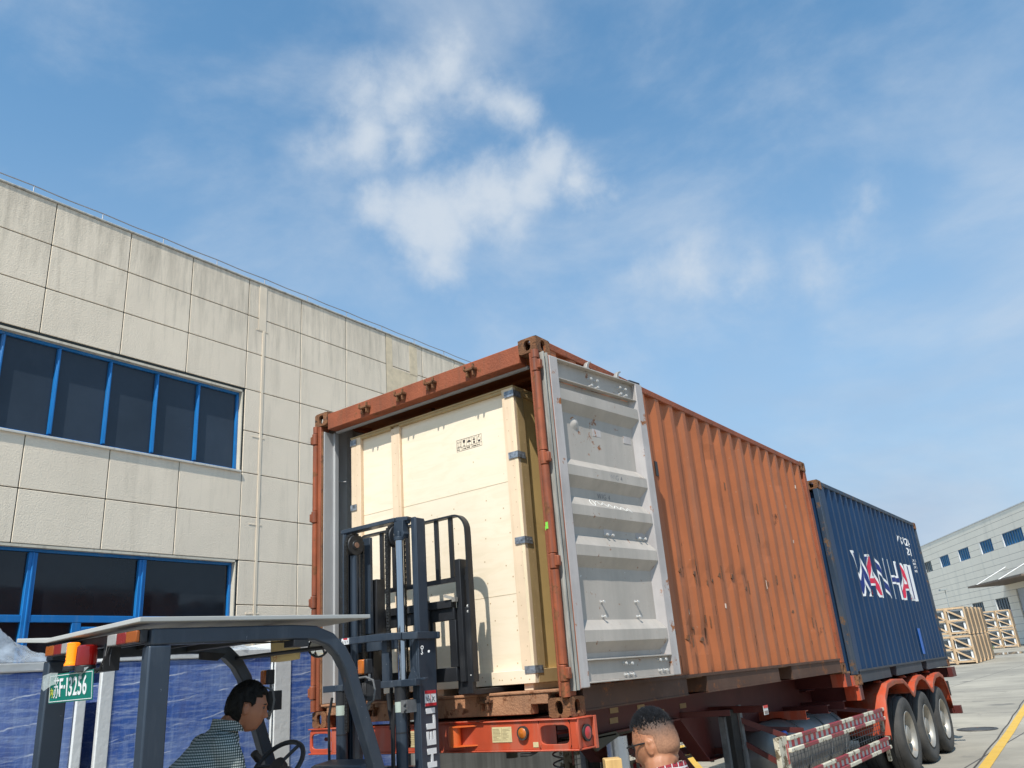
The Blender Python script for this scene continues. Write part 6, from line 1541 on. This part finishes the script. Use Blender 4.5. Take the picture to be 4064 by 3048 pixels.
for i in range(24):
    t = 2*math.pi*i/24; o_ = (rS*math.cos(t)+face*math.sin(t)); p = neck+Vector((.002,0,.016))+rS*.070*math.cos(t)+face*.074*math.sin(t)+Vector((0,0,-.016*math.sin(t)))
    vs += [p+Vector((0,0,.034)), p+o_*.007+Vector((0,0,.036)), p+o_*.022+Vector((0,0,-.016)), p+o_*.004+Vector((0,0,-.014))]
cl_.add(vs, fs_ := [(i*4+k, ((i+1) % 24)*4+k, ((i+1) % 24)*4+(k+1) % 4, i*4+(k+1) % 4) for i in range(24) for k in range(4)])
o = cl_.build('collar', m_plaid, None, smooth=60); o.parent = P2; o.matrix_parent_inverse = P2.matrix_world.inverted()
tr_ = MB(); ring_loft(tr_, [(pel+Vector((0,0,-.10)), rB*.17, bd*.12), (pel+Vector((0,0,.04)), rB*.165, bd*.115)])
for hp, kn, an in legs: limb(tr_, [hp, kn, an+Vector((0,0,.02))], [.100,.078,.066])
bake(tr_, 'trousers', m_trous, P2, .010, 5)
s_b = MB()
for hp, kn, an in legs: ring_loft(s_b, [(an+Vector((.05,0,-.015)), rB*.038, Vector((0,0,.045))), (an+Vector((-.05,0,-.02)), rB*.046, Vector((0,0,.040))), (an+Vector((-.17,0,-.032)), rB*.046, Vector((0,0,.026))), (an+Vector((-.21,0,-.036)), rB*.028, Vector((0,0,.015)))], 14)
bake(s_b, 'shoes', m_shoe, P2, .008, 3)
def hr2(p):
    x, y, z = p
    n_ = .010*noise.noise(Vector((x*70,y*70,3)))
    return sm(z+n_, .080+.10*max(0,y), .094+.10*max(0,y)) if y > .0 else sm(z+n_, .070, .096)
hair_shell(hr2, .0035, .003, HM, 'hair', mat('greying_hair', (.020,.021,.025), .55, var=.6, vs=90, spec=.45), P2, 11, 3400, .015, lambda p: sm(p.z, .040+.28*max(0, p.y), .100), .45, .0016)
def hs2(p):
    x, y, z = p
    return max(sm(.050-y, 0, .03)*sm(z-.030+(.05-y)*.35, 0, .03), sm(-.026-y, 0, .012)*sm(z+.078+.0*y, 0, .03))
def fade_x(k, col):
    N, L = k['N'], k['L']; sp = N.new('ShaderNodeSeparateXYZ'); L.new(k['co'], sp.inputs[0])
    ad = N.new('ShaderNodeMath'); ad.operation = 'MULTIPLY_ADD'; L.new(k['noi'](60, 4), ad.inputs[0]); ad.inputs[1].default_value = .03; L.new(sp.outputs['Z'], ad.inputs[2])
    return k['mix'](k['ramp'](ad.outputs[0], .015, .075, 0, .92), col, (.055,.040,.034))
hair_shell(hs2, .0009, .0008, HM, 'cropped_hair', mat('stubble_hair', (.31,.150,.083), .75, var=.22, vs=160, extra=fade_x), P2, 21, 4200, .0045, lambda p: max(.0, sm(p.z, -.02, .09))*sm(.055-p.y, 0, .03)*.9, .3, .0006)
eyes(HM, P2)
gl = MB(HM)
for s_ in (-1, 1):
    gl.tube([(.080*s_,-.018,.003),(.080*s_,-.012,.006),(.079*s_,.03,.010),(.074*s_,.085,.012),(.062*s_,.098,.012)], [.0034,.0036,.0032,.003,.0034], 6)
    gl.tube([(.034*s_+.024*math.cos(t), .104-.006*abs(math.cos(t)), .002+.017*math.sin(t)) for t in [2*math.pi*i/20 for i in range(20)]], .0016, 6, True)
gl.tube([(-.010,.106,.006),(0,.108,.009),(.010,.106,.006)], .0016, 6)
o = gl.build('glasses', mat('glasses_black', (.012,.012,.012), .3), None); tag(o, 'black framed glasses worn by the man with spiky hair', 'glasses')
